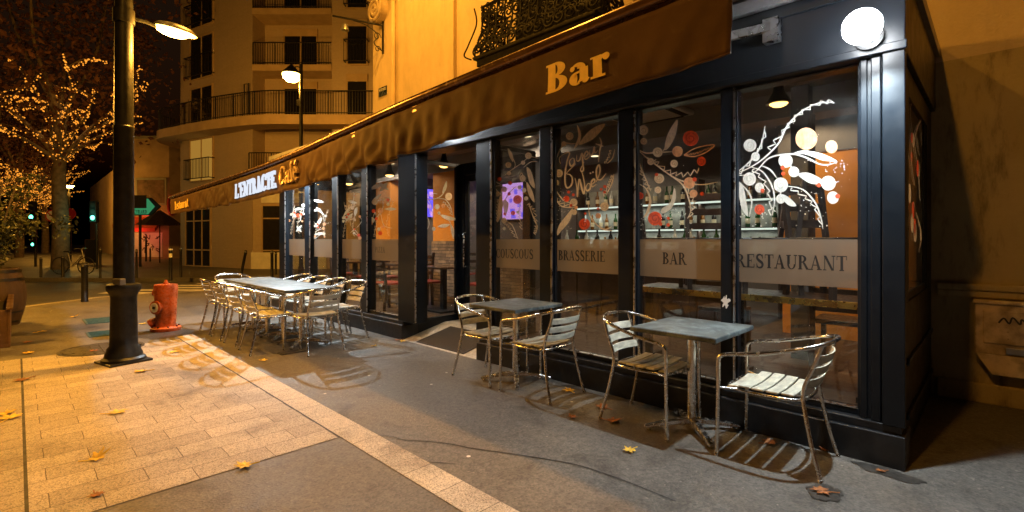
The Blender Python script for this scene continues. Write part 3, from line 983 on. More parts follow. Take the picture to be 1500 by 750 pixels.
b.box(4.65, 4.69, YD0 + 0.155, YD0 + 0.235, 0.19, 2.295)
b.box(4.65, 4.69, YD0 + 0.235, YD1 - 0.18, 0.19, 0.42)
b.box(4.65, 4.69, YD0 + 0.235, YD1 - 0.18, 2.2, 2.295)
dr = b.build('door', BP, shop, bevel=0.004)
b = MB()
b.box(4.666, 4.674, YD0 + 0.235, YD1 - 0.18, 0.42, 2.2)
b.build('pane', M['glass'], dr)
b = MB()
b.tube([(4.64, YD1 - 0.14, 0.95), (4.6, YD1 - 0.14, 0.95), (4.6, YD1 - 0.14, 1.45), (4.64, YD1 - 0.14, 1.45)], 0.012)
b.build('handle', M['alu'], dr, smooth=40)
b = MB()
b.box(3.9, 4.64, YD0, YD0 + 0.05, 0, 0.25)
b.box(3.9, 3.95, YD0 + 0.001, YD0 + 0.049, 0.25, 2.474)
b.box(4.58, 4.64, YD0 + 0.001, YD0 + 0.049, 0.25, 2.474)
b.box(3.95, 4.58, YD0 + 0.001, YD0 + 0.049, 2.42, 2.474)
sw2 = b.build('window', BP, shop, bevel=0.005)
b = MB()
b.box(3.95, 4.58, YD0 + 0.021, YD0 + 0.029, 0.25, 2.42)
b.build('pane', M['glass'], sw2)
# right return of the veranda with one tall window, and the far end
b = MB()
b.box(3.95, 5.655, YR + 0.03, YR + 0.1, 0, 0.95)
b.box(3.95, 4.12, YR + 0.03, YR + 0.1, 0.95, 2.474)
b.box(5.3, 5.655, YR + 0.03, YR + 0.1, 0.95, 2.474)
b.box(4.12, 5.3, YR + 0.03, YR + 0.1, 2.3, 2.474)
b.box(3.92, 5.655, YR, YR + 0.1, 2.475, 2.945)
for z in (0.2, 0.55):
    b.box(4.0, 5.6, YR + 0.012, YR + 0.03, z, z + 0.04)
b.build('return_panel', BP, shop, bevel=0.006)
b = MB()
b.box(4.12, 5.3, YR + 0.04, YR + 0.06, 0.95, 1.0)
b.box(4.12, 4.17, YR + 0.04, YR + 0.06, 1.0, 2.3)
b.box(5.25, 5.3, YR + 0.04, YR + 0.06, 1.0, 2.3)
rw = b.build('window', BP, shop, bevel=0.004)
b = MB()
b.box(4.17, 5.25, YR + 0.046, YR + 0.054, 1.0, 2.3)
b.build('pane', M['glass'], rw)
b = MB()
b.box(3.9, 5.655, YE - 0.08, YE, 0, 0.25)
b.box(3.9, 5.655, YE - 0.08, YE, 2.42, 2.945)
for x in (3.9, 4.45, 5.02, 5.585):
    b.box(x, x + 0.07, YE - 0.077, YE - 0.003, 0.25, 2.42)
ew = b.build('window', BP, shop, bevel=0.004)
b = MB()
b.box(3.97, 5.585, YE - 0.044, YE - 0.036, 0.25, 2.42)
b.build('pane', M['glass'], ew)
# peeling sticker on the second post
b = MB()
ys, zs = FX(1063, 442, XF)
pts = [(ys + 0.035 * math.cos(a) * (0.75 + 0.35 * math.sin(5 * a)), zs + 0.05 * math.sin(a) * (0.8 + 0.3 * math.cos(7 * a))) for a in [2 * PI * i / 30 for i in range(30)]]
b.prism(pts, 0, 0.0012, Matrix(((0, 0, -1, XF - 0.0005), (1, 0, 0, 0), (0, 1, 0, 0), (0, 0, 0, 1))))
tag(b.build('sticker', M['signwhite']), 'torn white sticker on the black post between the BAR and RESTAURANT windows', 'sticker')

# ------------------------------------------------------------------ window painting
PM = [M['white'], M['cream'], M['peach'], M['redpaint'], M['white2'], M['cream2'], M['peach2'], M['redpaint2']]
def painting(fr, origin, sc, items, X=XG):
    """traced strokes: origin/scale turn sketch units into survey pixels, then onto the glass"""
    lst = []
    for it in items:
        k, mi = it[0], it[1]
        if k == 'c':
            for (x, y, r) in it[2]:
                lst.append((disc(x, y, r * random.uniform(0.96, 1.03), r * random.uniform(0.96, 1.06)), mi))
                if r > 13:
                    a0 = random.uniform(0, 360)
                    lst.append((ribbon([(x + r * (0.12 + 0.62 * q / 16) * math.cos(a0 + q * 0.62), y + r * (0.12 + 0.62 * q / 16) * math.sin(a0 + q * 0.62)) for q in range(17)], r * 0.16, 2, True), mi + 4))
        elif k == 's':
            for pts in it[2]:
                lst.append((ribbon(pts, it[3], 6, True), mi))
        elif k == 'z':
            for pts in it[2]:
                lst.append((ribbon(pts, it[3], 2, False), mi))
        elif k == 'l':
            for pts in it[2]:
                q = spline([(p[0], p[1], 0) for p in pts], 4, True)
                lst.append(([[(p.x, p.y) for p in q]], mi))
        elif k == 'o':
            for pts in it[2]:
                lst.append((ribbon(list(pts) + [pts[0]], it[3], 5), mi))
    def place(x, y, w):
        yy, zz = FX(origin[0] + x / sc[0], origin[1] + y / sc[1], X - 0.0015)
        return (X - 0.0015 - w, yy, zz)
    return flat('painting', (PM, lst), place, fr, 0.00003)
def saw(pts, amp, n):
    P = spline([(p[0], p[1], 0) for p in pts], 10)
    out = []
    for i in range(n * 2 + 1):
        p = P[min(len(P) - 1, int(i / (n * 2) * (len(P) - 1)))]
        q = P[min(len(P) - 1, int(i / (n * 2) * (len(P) - 1)) + 1)]
        d = (q - p)
        nn = Vector((-d.y, d.x, 0)).normalized() if d.length > 1e-6 else Vector((0, 1, 0))
        k = amp if i % 2 else 0
        out.append((p.x + nn.x * k - d.x * (1.5 if i % 2 else 0), p.y + nn.y * k - d.y * (1.5 if i % 2 else 0)))
    return out
def dots(n, x0, x1, y0, y1, r):
    return [(random.uniform(x0, x1), random.uniform(y0, y1), r * random.uniform(0.7, 1.2)) for _ in range(n)]

painting(W['rest'], (1060, 100), (2.886, 2.886), [
    ('z', 0, [saw([(200, 345), (262, 270), (320, 205), (400, 158), (467, 148)], -18, 9)], 5),
    ('s', 0, [[(50, 445), (100, 425), (160, 388), (230, 320), (268, 245), (330, 182), (400, 148), (467, 145)],
              [(55, 455), (130, 440), (195, 378), (290, 363), (350, 378), (400, 403), (440, 408), (482, 395)],
              [(50, 445), (120, 385), (160, 318), (175, 243)], [(112, 416), (165, 438), (205, 500), (215, 560), (205, 622)],
              [(160, 412), (198, 430), (225, 465)], [(268, 498), (335, 513), (388, 570), (412, 635), (420, 680)],
              [(60, 475), (108, 528), (118, 572), (108, 628)], [(242, 520), (240, 535)], [(280, 408), (292, 425)], [(400, 480), (450, 488), (488, 478)]], 7),
    ('z', 0, [saw([(60, 440), (110, 390), (150, 330), (172, 262)], 14, 5), saw([(130, 425), (180, 480), (205, 560), (200, 622)], 14, 6), saw([(290, 505), (350, 540), (395, 590), (416, 660)], 13, 6)], 4.8),
    ('l', 0, [[(295, 360), (345, 347), (420, 362), (480, 393), (420, 390), (345, 364)], [(315, 447), (360, 442), (415, 470), (420, 490), (370, 488), (335, 468)],
              [(50, 475), (82, 500), (96, 560), (104, 626), (76, 592), (64, 530)], [(245, 533), (275, 545), (308, 580), (280, 582), (255, 560)]], 0),
    ('c', 0, [(112, 326, 28), (135, 374, 19), (110, 468, 28), (152, 505, 20), (262, 391, 30), (297, 438, 22), (242, 493, 30), (242, 552, 20), (443, 486, 31), (462, 547, 25)]),
    ('c', 2, [(350, 298, 45), (456, 332, 26)]),
    ('c', 3, [(152, 597, 22), (164, 518, 9), (250, 420, 9), (252, 446, 8), (403, 494, 9), (482, 541, 10)]),
    ('c', 0, dots(34, 60, 240, 570, 680, 2.6) + dots(26, 290, 440, 520, 690, 2.4) + dots(16, 340, 480, 380, 440, 2.4) + dots(9, 488, 512, 390, 450, 2.6)),
])
painting(W['bar'], (910, 120), (3.1235, 3.1235), [
    ('s', 1, [[(62, 298), (110, 325), (165, 322), (235, 320)], [(65, 300), (120, 350), (200, 410), (280, 470), (310, 540), (318, 590), (303, 625)],
              [(120, 345), (200, 410), (270, 450), (360, 470), (442, 458)], [(65, 300), (78, 360), (110, 440), (135, 500)], [(70, 460), (115, 490), (135, 545), (122, 600), (100, 622)], [(190, 318), (215, 280), (240, 220)]], 6.5),
    ('z', 1, [saw([(70, 310), (85, 380), (115, 445), (138, 490)], 18, 8), saw([(160, 355), (220, 400), (290, 415), (355, 392)], 20, 8), saw([(285, 470), (310, 520), (325, 560), (305, 620)], -16, 7)], 4.4),
    ('l', 1, [[(198, 310), (212, 240), (256, 172), (250, 240), (222, 295)], [(100, 622), (118, 585), (128, 535), (112, 490), (134, 540), (122, 600)]], 0),
    ('l', 0, [[(188, 602), (186, 580), (225, 550), (243, 485), (250, 530), (228, 580)]], 0),
    ('o', 2, [[(288, 335), (340, 303), (425, 288), (392, 320), (335, 341)]], 5),
    ('z', 2, [saw([(300, 330), (350, 320), (415, 293)], 8, 8)], 3),
    ('c', 1, [(101, 221, 22), (103, 272, 16), (167, 322, 22), (135, 364, 16), (242, 374, 17), (174, 442, 23), (168, 494, 15)]),
    ('c', 2, [(258, 318, 24), (312, 462, 26), (331, 511, 18)]),
    ('c', 3, [(318, 258, 36), (367, 363, 21), (86, 521, 17), (155, 625, 32), (162, 424, 8), (336, 446, 10), (370, 512, 9), (215, 654, 8), (216, 624, 7), (180, 650, 8)]),
    ('c', 0, dots(20, 75, 110, 560, 700, 2.2) + dots(34, 190, 330, 540, 690, 2.2)),
])
painting(W['bras'], (700, 160), (3.75, 3.75), [
    ('s', 1, [[(412, 380), (420, 300), (468, 195), (520, 190), (565, 182)], [(752, 220), (738, 270), (708, 300)], [(748, 355), (735, 410), (705, 470)],
              [(415, 460), (455, 530), (530, 540)], [(606, 500), (618, 590), (680, 655), (742, 668)], [(420, 430), (470, 500), (530, 515)], [(660, 640), (700, 660), (735, 645)]], 6.5),
    ('z', 1, [saw([(418, 440), (450, 500), (525, 525)], 20, 7), saw([(745, 370), (725, 420), (695, 480)], 16, 8), saw([(735, 230), (720, 275), (700, 300)], 13, 5)], 4.4),
    ('l', 1, [[(435, 692), (445, 640), (490, 580), (522, 545), (505, 612), (462, 665)], [(556, 192), (620, 112), (700, 80), (650, 150), (598, 182)], [(545, 85), (566, 130), (560, 182), (528, 216), (552, 150)]], 0),
    ('c', 1, [(505, 148, 21), (473, 190, 14), (446, 352, 22), (432, 403, 15), (527, 512, 21), (530, 566, 15), (696, 535, 24)]),
    ('c', 2, [(662, 585, 15), (540, 540, 10)]),
    ('c', 3, [(586, 631, 31), (487, 492, 17), (500, 455, 8), (525, 470, 8), (699, 425, 9), (697, 455, 8), (677, 440, 7), (662, 547, 8), (590, 573, 7), (513, 528, 8)]),
    ('c', 0, dots(50, 420, 520, 400, 660, 1.8)),
    # Joyeux Noel, brushed script
    ('s', 1, [[(455, 300), (450, 268), (478, 245), (505, 240), (492, 285), (482, 340), (480, 400), (492, 432), (516, 415), (520, 380), (508, 360), (490, 350), (540, 300)],
              [(522, 268), (505, 285), (512, 312), (530, 300), (530, 275), (520, 268)], [(545, 250), (545, 282), (560, 280), (573, 242), (578, 300), (582, 330), (573, 342), (566, 330), (585, 290)],
              [(585, 268), (607, 246), (598, 232), (585, 255), (594, 276), (617, 258)], [(616, 224), (618, 254), (634, 242), (641, 208), (645, 240), (660, 226)],
              [(648, 190), (672, 198), (692, 204)], [(670, 155), (680, 185), (672, 225), (665, 290)],
              [(535, 378), (545, 430), (548, 482), (553, 420), (560, 385), (574, 440), (584, 465), (588, 420), (580, 372), (572, 342)],
              [(606, 408), (594, 432), (602, 448), (618, 436), (618, 412), (606, 408)], [(624, 416), (644, 398), (638, 384), (625, 402), (630, 426), (652, 412)],
              [(652, 400), (672, 345), (667, 306), (652, 336), (658, 382), (680, 385), (706, 352)]], 9),
    ('c', 1, [(620, 352, 5), (634, 346, 5)]),
])
painting(W['cous'], (700, 160), (3.75, 3.75), [
    ('s', 1, [[(150, 360), (190, 330), (235, 300), (285, 262), (332, 272)], [(195, 330), (205, 300), (182, 250), (165, 215)], [(250, 320), (290, 290), (328, 288)],
              [(262, 400), (240, 350), (225, 380)], [(120, 560), (160, 480), (190, 440), (230, 420)], [(280, 520), (300, 580), (325, 640), (320, 680)], [(150, 610), (190, 640), (220, 712)]], 4.5),
    ('s', 0, [[(80, 390), (110, 405), (140, 420)], [(85, 430), (120, 420), (170, 440)], [(75, 400), (100, 440), (130, 470)]], 4),
    ('z', 1, [saw([(285, 515), (320, 560), (328, 650), (318, 690)], 18, 11), saw([(150, 620), (180, 650), (215, 705)], 12, 7), saw([(240, 520), (235, 580), (245, 660)], 14, 8), saw([(120, 500), (115, 560), (110, 620)], 14, 8)], 2.6),
    ('l', 1, [[(165, 215), (190, 245), (195, 290), (175, 262)], [(268, 320), (295, 345), (315, 432), (285, 405)], [(268, 400), (300, 450), (312, 512), (280, 470)], [(120, 480), (140, 520), (120, 600), (108, 610)], [(140, 500), (170, 520), (150, 590)]], 0),
    ('c', 1, [(278, 256, 18), (168, 306, 16), (249, 294, 12), (172, 352, 12), (247, 380, 17), (145, 610, 14), (146, 440, 15), (231, 430, 11), (108, 465, 14)]),
    ('c', 0, [(255, 445, 12), (266, 490, 11), (146, 655, 9), (221, 566, 9)]),
    ('c', 3, [(219, 496, 24), (120, 384, 12), (178, 406, 11), (194, 570, 12), (173, 465, 9), (148, 575, 7)]),
])
def garland(fr, px0, px1, y0, y1, seed, big=1.0, white=0):
    rs = random.Random(seed)
    w, h = px1 - px0, y1 - y0
    def U(a, b):
        return px0 + w * a, y0 + h * b
    it = []
    st = []
    cs = [[], [], [], []]
    lv = []
    for k in range(6):
        a = rs.uniform(0.1, 0.9)
        b0 = rs.uniform(0.25, 0.9)
        p0 = U(a, b0)
        p3 = U(min(0.97, max(0.03, a + rs.uniform(-0.5, 0.5))), max(0.02, min(0.98, b0 + rs.uniform(-0.4, 0.4))))
        md = ((p0[0] + p3[0]) / 2 + rs.uniform(-0.15, 0.15) * w, (p0[1] + p3[1]) / 2 + rs.uniform(-0.1, 0.1) * h)
        st.append([p0, md, p3])
        cs[rs.choice([white, 1, 1, 2, 3])].append((p3[0], p3[1], rs.uniform(0.05, 0.1) * w * big))
        cs[rs.choice([white, 1, 2, 3])].append((md[0] + rs.uniform(-4, 4), md[1] + rs.uniform(-4, 4), rs.uniform(0.035, 0.065) * w * big))
    for k in range(5):
        c = U(rs.uniform(0.2, 0.8), rs.uniform(0.1, 0.9))
        an = rs.uniform(0, PI)
        l, t = h * rs.uniform(0.08, 0.13), w * rs.uniform(0.05, 0.08)
        lv.append([(c[0] + math.cos(an) * l * u - math.sin(an) * t * v, c[1] + math.sin(an) * l * u + math.cos(an) * t * v) for u, v in ((-1, 0), (-0.3, 1), (0.4, 0.8), (1, 0), (0.3, -0.7), (-0.4, -0.8))])
    it.append(('s', white, st, 0.75 * big))
    it.append(('z', 1, [saw([U(0.2, 0.95), U(0.3, 0.7), U(0.5, 0.5)], 2.4, 8), saw([U(0.9, 0.4), U(0.7, 0.7), U(0.75, 0.95)], 2.2, 8)], 0.45))
    it.append(('l', white, lv, 0))
    for m in range(4):
        it.append(('c', m, cs[m]))
    return painting(fr, (0, 0), (1, 1), it)
garland(W['p4'], 538, 581, 262, 350, 3)
garland(W['p3'], 495, 528, 275, 350, 12)
garland(W['p2'], 455, 484, 282, 350, 21)
garland(W['p1'], 420, 445, 285, 345, 33, 1.2)
painting(W['p3'], (400, 240), (5, 5), [('s', 1, [[(520, 280), (530, 335), (540, 320), (525, 305), (545, 310)], [(555, 300), (550, 318), (562, 316), (560, 300)], [(570, 320), (574, 298), (582, 316)], [(585, 300), (596, 290), (592, 312), (610, 300)],
                                                [(535, 370), (560, 355), (580, 350)], [(545, 365), (550, 400), (548, 420)], [(565, 400), (578, 385), (568, 410), (590, 400)], [(595, 385), (600, 420), (605, 400)]], 5)])
# painting on the glazed cheek beside the entrance
def cheek_place(x, y, w):
    px, py = 600 + x / 3.75, 220 + y / 3.75
    cx, cy = bearing(px)
    t = YD1 / cy
    return (cx * t, YD1 + 0.0245 - w, H + (350 - py) * t / FL)
lst = []
for pts, w in (([(48, 215), (65, 255), (105, 270), (160, 262), (195, 230), (208, 172)], 5), ([(50, 270), (55, 305), (80, 320)], 4), ([(75, 250), (110, 280), (130, 330), (128, 380)], 4.5), ([(90, 262), (112, 310), (118, 350)], 4),
               ([(150, 265), (200, 270), (230, 310), (242, 358)], 4.5), ([(165, 345), (190, 370), (225, 390), (240, 440)], 4), ([(85, 340), (105, 370), (112, 410), (95, 450)], 4), ([(160, 420), (190, 425)], 3)):
    lst.append((ribbon(pts, w, 6, True), 0))
lst.append((ribbon(saw([(70, 255), (110, 262), (158, 240)], -14, 4), 3, 2), 0))
lst.append((ribbon(saw([(195, 280), (225, 310), (240, 355)], 10, 5), 3, 2), 0))
for q in ([(185, 235), (192, 200), (209, 168), (210, 200), (200, 225)], [(178, 355), (215, 360), (266, 378), (240, 386), (205, 380)], [(160, 420), (190, 405), (226, 408), (200, 425)], [(230, 405), (250, 440), (246, 488), (234, 450)]):
    lst.append(([[(p.x, p.y) for p in spline([(a, c, 0) for a, c in q], 4, True)]], 0))
for (x, y, r, m) in ((157, 310, 15, 0), (76, 323, 16, 0), (64, 356, 12, 0), (167, 345, 9, 0), (138, 432, 11, 0), (220, 254, 21, 1), (190, 305, 12, 2)):
    lst.append((disc(x, y, r * 0.92, r), m))
flat('painting', (PM, lst), cheek_place, sw, 0.00003)
# painting on the window in the right return
lst = []
rs = random.Random(5)
for k in range(12):
    x, z = rs.uniform(4.3, 5.1), rs.uniform(1.3, 2.1)
    lst.append((disc(x, z, rs.uniform(0.03, 0.07)), rs.choice([1, 1, 0, 3, 3])))
for k in range(8):
    x, z = rs.uniform(4.3, 5.1), rs.uniform(1.2, 2.15)
    lst.append((ribbon([(x, z), (x + rs.uniform(-0.2, 0.2), z + 0.14), (x + rs.uniform(-0.2, 0.2), z + 0.3)], 0.018, 6, True), 1))
flat('painting', (PM, lst), lambda u, v, w: (u, YR + 0.0445 - w, v), rw, 0.00003)

# ------------------------------------------------------------------ entrance ramp
rp = thing('entrance_ramp', 'steel chequer plate ramp with dark mat in the cafe entrance', 'ramp', (XP, YD0, 0))
rl, rw_, rh = 0.72, YD1 - YD0 - 0.02, 0.165
def rz_(x):
    return 0.004 + rh * min(1.0, x / rl)
b = MB()
b.add([(0.0, 0.01, 0), (rl, 0.01, 0), (rl, 0.01, rh), (0.0, 0.01, 0.004), (0.0, rw_, 0), (rl, rw_, 0), (rl, rw_, rh), (0.0, rw_, 0.004)],
      [(0, 1, 2, 3), (7, 6, 5, 4), (3, 2, 6, 7), (0, 4, 5, 1), (0, 3, 7, 4), (1, 5, 6, 2)])
b.box(rl, 1.0, 0.01, rw_, 0, rh)
b.build('plate', M['tread'], rp)
b = MB()
k = 0
yy = 0.05
while yy < rw_ - 0.03:
    xx = 0.04
    while xx < rl - 0.03:
        if not (0.05 < xx < 0.6 and 0.25 < yy < rw_ - 0.27):
            a = PI / 4 if k % 2 else -PI / 4
            T = Matrix.Translation((xx, yy, rz_(xx))) @ Matrix.Rotation(-math.atan2(rh, rl), 4, 'Y') @ Matrix.Rotation(a, 4, 'Z')
            b.box(-0.012, 0.012, -0.003, 0.003, 0, 0.0025, T)
        k += 1
        xx += 0.03
    k += 1
    yy += 0.03
b.build('tread', M['tread'], rp)
b = MB()
T = Matrix.Translation((0.03, 0.26, rz_(0.03) + 0.001)) @ Matrix.Rotation(-math.atan2(rh, rl), 4, 'Y')
b.box(0, 0.58, 0, rw_ - 0.54, 0, 0.008, T)
b.build('mat', M['rug'], rp)
# ------------------------------------------------------------------ awning
AX = 2.75
def lerp_tab(tab, y):
    if y <= tab[0][0]:
        (a, va), (b, vb) = tab[0], tab[1]
    else:
        for i in range(len(tab) - 1):
            (a, va), (b, vb) = tab[i], tab[i + 1]
            if y <= b:
                break
    return va + (vb - va) * (y - a) / (b - a)
ZB = [(1.03, 2.372), (1.6, 2.345), (4.16, 2.21), (5.6, 2.135), (6.83, 2.072), (8.2, 2.025), (9.88, 1.995), (14.95, 1.986)]
ZU = [(1.03, 2.882), (1.6, 2.859), (4.16, 2.765), (5.6, 2.685), (6.83, 2.605), (8.2, 2.552), (9.88, 2.518), (14.95, 2.455)]
aw = thing('awning', 'long brown cafe awning with lettered valance hanging over the terrace', 'awning', (0, 0, 0))
AY0, AY1 = 1.03, 14.95
def env(y):
    e = 0.3
    for c, w, a in ((4.9, 1.5, 1.0), (6.3, 0.75, 1.0), (10.6, 0.9, 1.0), (11.8, 1.0, 0.75), (3.3, 0.5, 0.4)):
        e = max(e, a * math.exp(-((y - c) / w) ** 2))
    for c, w in ((2.08, 0.55), (8.7, 1.0), (7.2, 0.45), (13.7, 1.0)):
        e *= 1 - 0.85 * math.exp(-((y - c) / w) ** 4)
    return e
def wx(y, v):
    e = env(y)
    ph = 3.0 * v * (1 + 0.4 * math.sin(y * 1.3))
    s = 0.5 * math.sin(y * 11 + ph + 1.3 * math.sin(y * 2.3)) + 0.3 * math.sin(y * 19 + 1.7 * ph + 2 * math.sin(y * 3.1)) + 0.22 * math.sin(y * 31 - ph * 2)
    dg = math.sin(y * 6.1 + 4.5 * v + 1.5 * math.sin(y * 1.7)) ** 3 + 0.6 * math.sin(y * 8.7 - 5.5 * v + 2.0 * math.sin(y * 0.9 + 1)) ** 3
    return 0.055 * e * s * (0.15 + v ** 0.7) + 0.004 * math.sin(y * 5 + 6 * v) + 0.011 * dg * (0.3 + v) * (1 - 0.9 * math.exp(-((y - 2.08) / 0.6) ** 4)) * (1 - 0.7 * math.exp(-((y - 13.7) / 1.0) ** 4))
def vz(y, v):
    top, bot = lerp_tab(ZU, y) - 0.1, lerp_tab(ZB, y) + 0.012 * env(y) * math.sin(y * 9)
    return top + (bot - top) * v
b = MB()
NY, NV = 420, 12
vs = []
for i in range(NY + 1):
    y = AY0 + (AY1 - AY0) * (i / NY)
    for j in range(NV + 1):
        v = j / NV
        vs.append((AX + wx(y, v), y, vz(y, v)))
fs = []
for i in range(NY):
    for j in range(NV):
        a = i * (NV + 1) + j
        fs.append((a, a + 1, a + NV + 2, a + NV + 1))
b.add(vs, fs)
o = b.build('valance', M['cloth'], aw, smooth=60)
so = o.modifiers.new('Solidify', 'SOLIDIFY')
so.thickness = 0.004
# hem
b = MB()
pts = []
for i in range(NY + 1):
    y = AY0 + (AY1 - AY0) * i / NY
    pts.append((AX + wx(y, 1.0), y, vz(y, 1.0) + 0.003))
b.tube(pts, 0.006, 6)
b.build('hem', M['cloth'], aw, smooth=60)
M['barpaint'] = mat('brown bar lacquer', (0.16, 0.085, 0.035), 0.24, 0.6, var=0.2, scale=4, rvar=0.08)
b = MB()
ys = [1.0, 1.6, 2.8, 4.16, 5.6, 6.83, 8.2, 9.88, 12, 14.98]
b.tube([(AX - 0.005, y, lerp_tab(ZU, y) - 0.038) for y in ys], 0.038, 14)
b.build('front_bar', M['barpaint'], aw, smooth=50)
b = MB()
for i in range(len(ys) - 1):
    y0, y1 = ys[i], ys[i + 1]
    z0, z1 = lerp_tab(ZU, y0), lerp_tab(ZU, y1)
    b.add([(AX + dx, y, z + dz) for (y, z) in ((y0, z0), (y1, z1)) for dx, dz in ((0.012, -0.15), (0.05, -0.15), (0.05, -0.06), (0.012, -0.06))],
          [(0, 1, 5, 4), (1, 2, 6, 5), (2, 3, 7, 6), (3, 0, 4, 7)] + ([(0, 3, 2, 1)] if i == 0 else []) + ([(4, 5, 6, 7)] if i == len(ys) - 2 else []))
b.build('valance_rail', M['barpaint'], aw)
b = MB()
vs, fs = [], []
YS = [1.03, 1.6, 2.8, 4.16, 5.6, 6.83, 8.2, 9.88, 12, 14.95]
for i, y in enumerate(YS):
    for j in range(5):
        u = j / 4
        z0 = lerp_tab(ZU, y) - 0.04
        zr = 3.12 - 0.02 * max(0, y - 1)
        vs.append((AX + 0.03 + (3.72 - AX - 0.03) * u, y, z0 + (zr - z0) * u - 0.03 * math.sin(PI * u)))
for i in range(len(YS) - 1):
    for j in range(4):
        a = i * 5 + j
        fs.append((a, a + 1, a + 6, a + 5))
b.add(vs, fs)
o = b.build('canopy', M['clothpale'], aw, smooth=60)
o.modifiers.new('Solidify', 'SOLIDIFY').thickness = 0.005
b = MB()
b.tube([(3.76, y, 3.13 - 0.02 * (y - 1)) for y in (1.03, 8, 14.95)], 0.06, 14)
b.build('roller', M['greyalu'], aw, smooth=50)
for (y0, y1, y2) in ((1.09, 2.2, 1.5), (5.1, 6.1, 5.4), (9.6, 8.6, 9.2)):
    zt = lerp_tab(ZU, y2) - 0.1
    b = MB()
    for (p, q) in (((3.6, y0, 2.8), (3.3, y1, 2.74)), ((3.3, y1, 2.74), (2.82, y2, zt))):
        p, q = Vector(p), Vector(q)
        d = (q - p)
        T = Matrix.Translation(p) @ d.to_track_quat('X', 'Z').to_matrix().to_4x4()
        b.box(0, d.length, -0.018, 0.018, -0.03, 0.03, T)
    b.lathe([(0.035, -0.05), (0.035, 0.05)], (3.3, y1, 2.74), 14)
    b.box(3.585, 3.66, y0 - 0.05, y0 + 0.05, 2.7, 2.86)
    b.build('arm', M['trim'], aw, bevel=0.004)
for ysm in (1.74, 1.79, 3.25, 4.7, 6.25, 9.95, 11.4, 13.0):
    b = MB()
    sp_ = [(AX + wx(ysm, j / 14) - 0.001, ysm, vz(ysm, j / 14)) for j in range(15)]
    b.tube(sp_, 0.0035, 5)
    b.build('seam', M['cloth'], aw, smooth=60)
# lettering sewn on the valance
def awning_text(s, y0, z0, y1, z1, cap, m, T, t, off=0.006, depth=0.0, track=0.06, slant=0.0):
    polys, tw = text_polys(s, T, t, track)
    sy = (y0 - y1) / tw
    b = MB()
    w = 0
    def place(u, v, q):
        y = y0 - (u + slant * v) * sy
        z = z0 + (z1 - z0) * (u / tw) + v * cap
        vv = (vz(y, 0) - z) / (vz(y, 0) - vz(y, 1))
        return (AX + wx(y, min(1, max(0, vv))) - off - q, y, z)
    fine = []
    for q in polys:
        if len(q) == 4:
            a, b_, c, d = [Vector((p[0], p[1], 0)) for p in q]
            nu = max(1, int(max((b_ - a).length, (c - d).length) / 0.12))
            nv = max(1, int(max((d - a).length, (c - b_).length) / 0.12))
            g = lambda i, j: (a.lerp(b_, i / nu)).lerp(d.lerp(c, i / nu), j / nv)
            fine.append([[(p.x, p.y) for p in (g(i, j), g(i + 1, j), g(i + 1, j + 1), g(i, j + 1))] for i in range(nu) for j in range(nv)])
        else:
            fine.append([q])
    if depth:
        fine = [[q] for q in polys]
    for grp in fine:
      w += 0.00012
      for q in grp:
        # long strips are subdivided so that they follow the cloth
        n = len(q)
        fr = [place(p[0], p[1], w + depth) for p in q]
        b.add(fr, [tuple(range(n))])
        if depth:
            bk = [place(p[0], p[1], 0) for p in q]
            b.add(fr + bk, [(i, (i + 1) % n, n + (i + 1) % n, n + i) for i in range(n)])
    return b.build('lettering', m, aw)
awning_text('Bar', 2.36, 2.424, 1.80, 2.447, 0.212, M['yellowletter'], 0.28, 0.075, track=0.04, off=0.004)
awning_text("L'ENTRACTE", 9.62, 2.075, 7.68, 2.135, 0.255, [M['e_letters']], 0.17, 0.08, depth=0.02, off=0.008, track=0.05)
awning_text('Café', 7.54, 2.145, 6.84, 2.185, 0.27, M['bronze'], 0.2, 0.08, depth=0.02, off=0.008)
awning_text('Restaurant', 14.45, 2.08, 12.9, 2.09, 0.2, M['yellowletter'], 0.24, 0.08, off=0.005)

# ------------------------------------------------------------------ white floodlights under the awning
def flood(x, y, z, label, power, spread=0.0):
    t = thing('floodlight', label, 'floodlight', (x, y, z))
    b = MB()
    b.lathe([(0.075, 0.0), (0.075, 0.03), (0.04, 0.035), (0.03, 0.18)], (0, 0, 0), 24, Matrix.Translation((0.06, 0, 0)) @ Matrix.Rotation(-PI / 2, 4, 'Y'))
    b.build('housing', M['iron'], t, smooth=40)
    b = MB()
    b.lathe([(0.098 * math.sin(PI * i / 14) if 0 < i < 14 else 0.0, -0.098 * math.cos(PI * i / 14)) for i in range(15)], (-0.17, 0, 0), 24)
    b.build('globe', M['e_flood'], t, smooth=60)
    l = bpy.data.lights.new('flood_lamp', 'SPOT')
    l.spot_size = R(168)
    l.spot_blend = 0.6
    l.energy = power
    l.color = (0.78, 0.92, 1.0)
    l.shadow_soft_size = 0.018
    lo = bpy.data.objects.new('flood_lamp', l)
    col.objects.link(lo)
    lo.parent = t
    lo.location = (-0.2, 0, -0.1)
    lo.rotation_euler = (0, R(12), 0)
    return t
flood(3.585, 0.55, 2.58, 'dazzling white floodlight on the black fascia above the RESTAURANT window', 175)
flood(3.585, 8.9, 2.70, 'white floodlight on the fascia hidden behind the awning, far end of terrace', 350)

flood(3.585, 4.9, 2.70, 'white floodlight on the fascia above the entrance ramp, hidden behind the awning', 22)

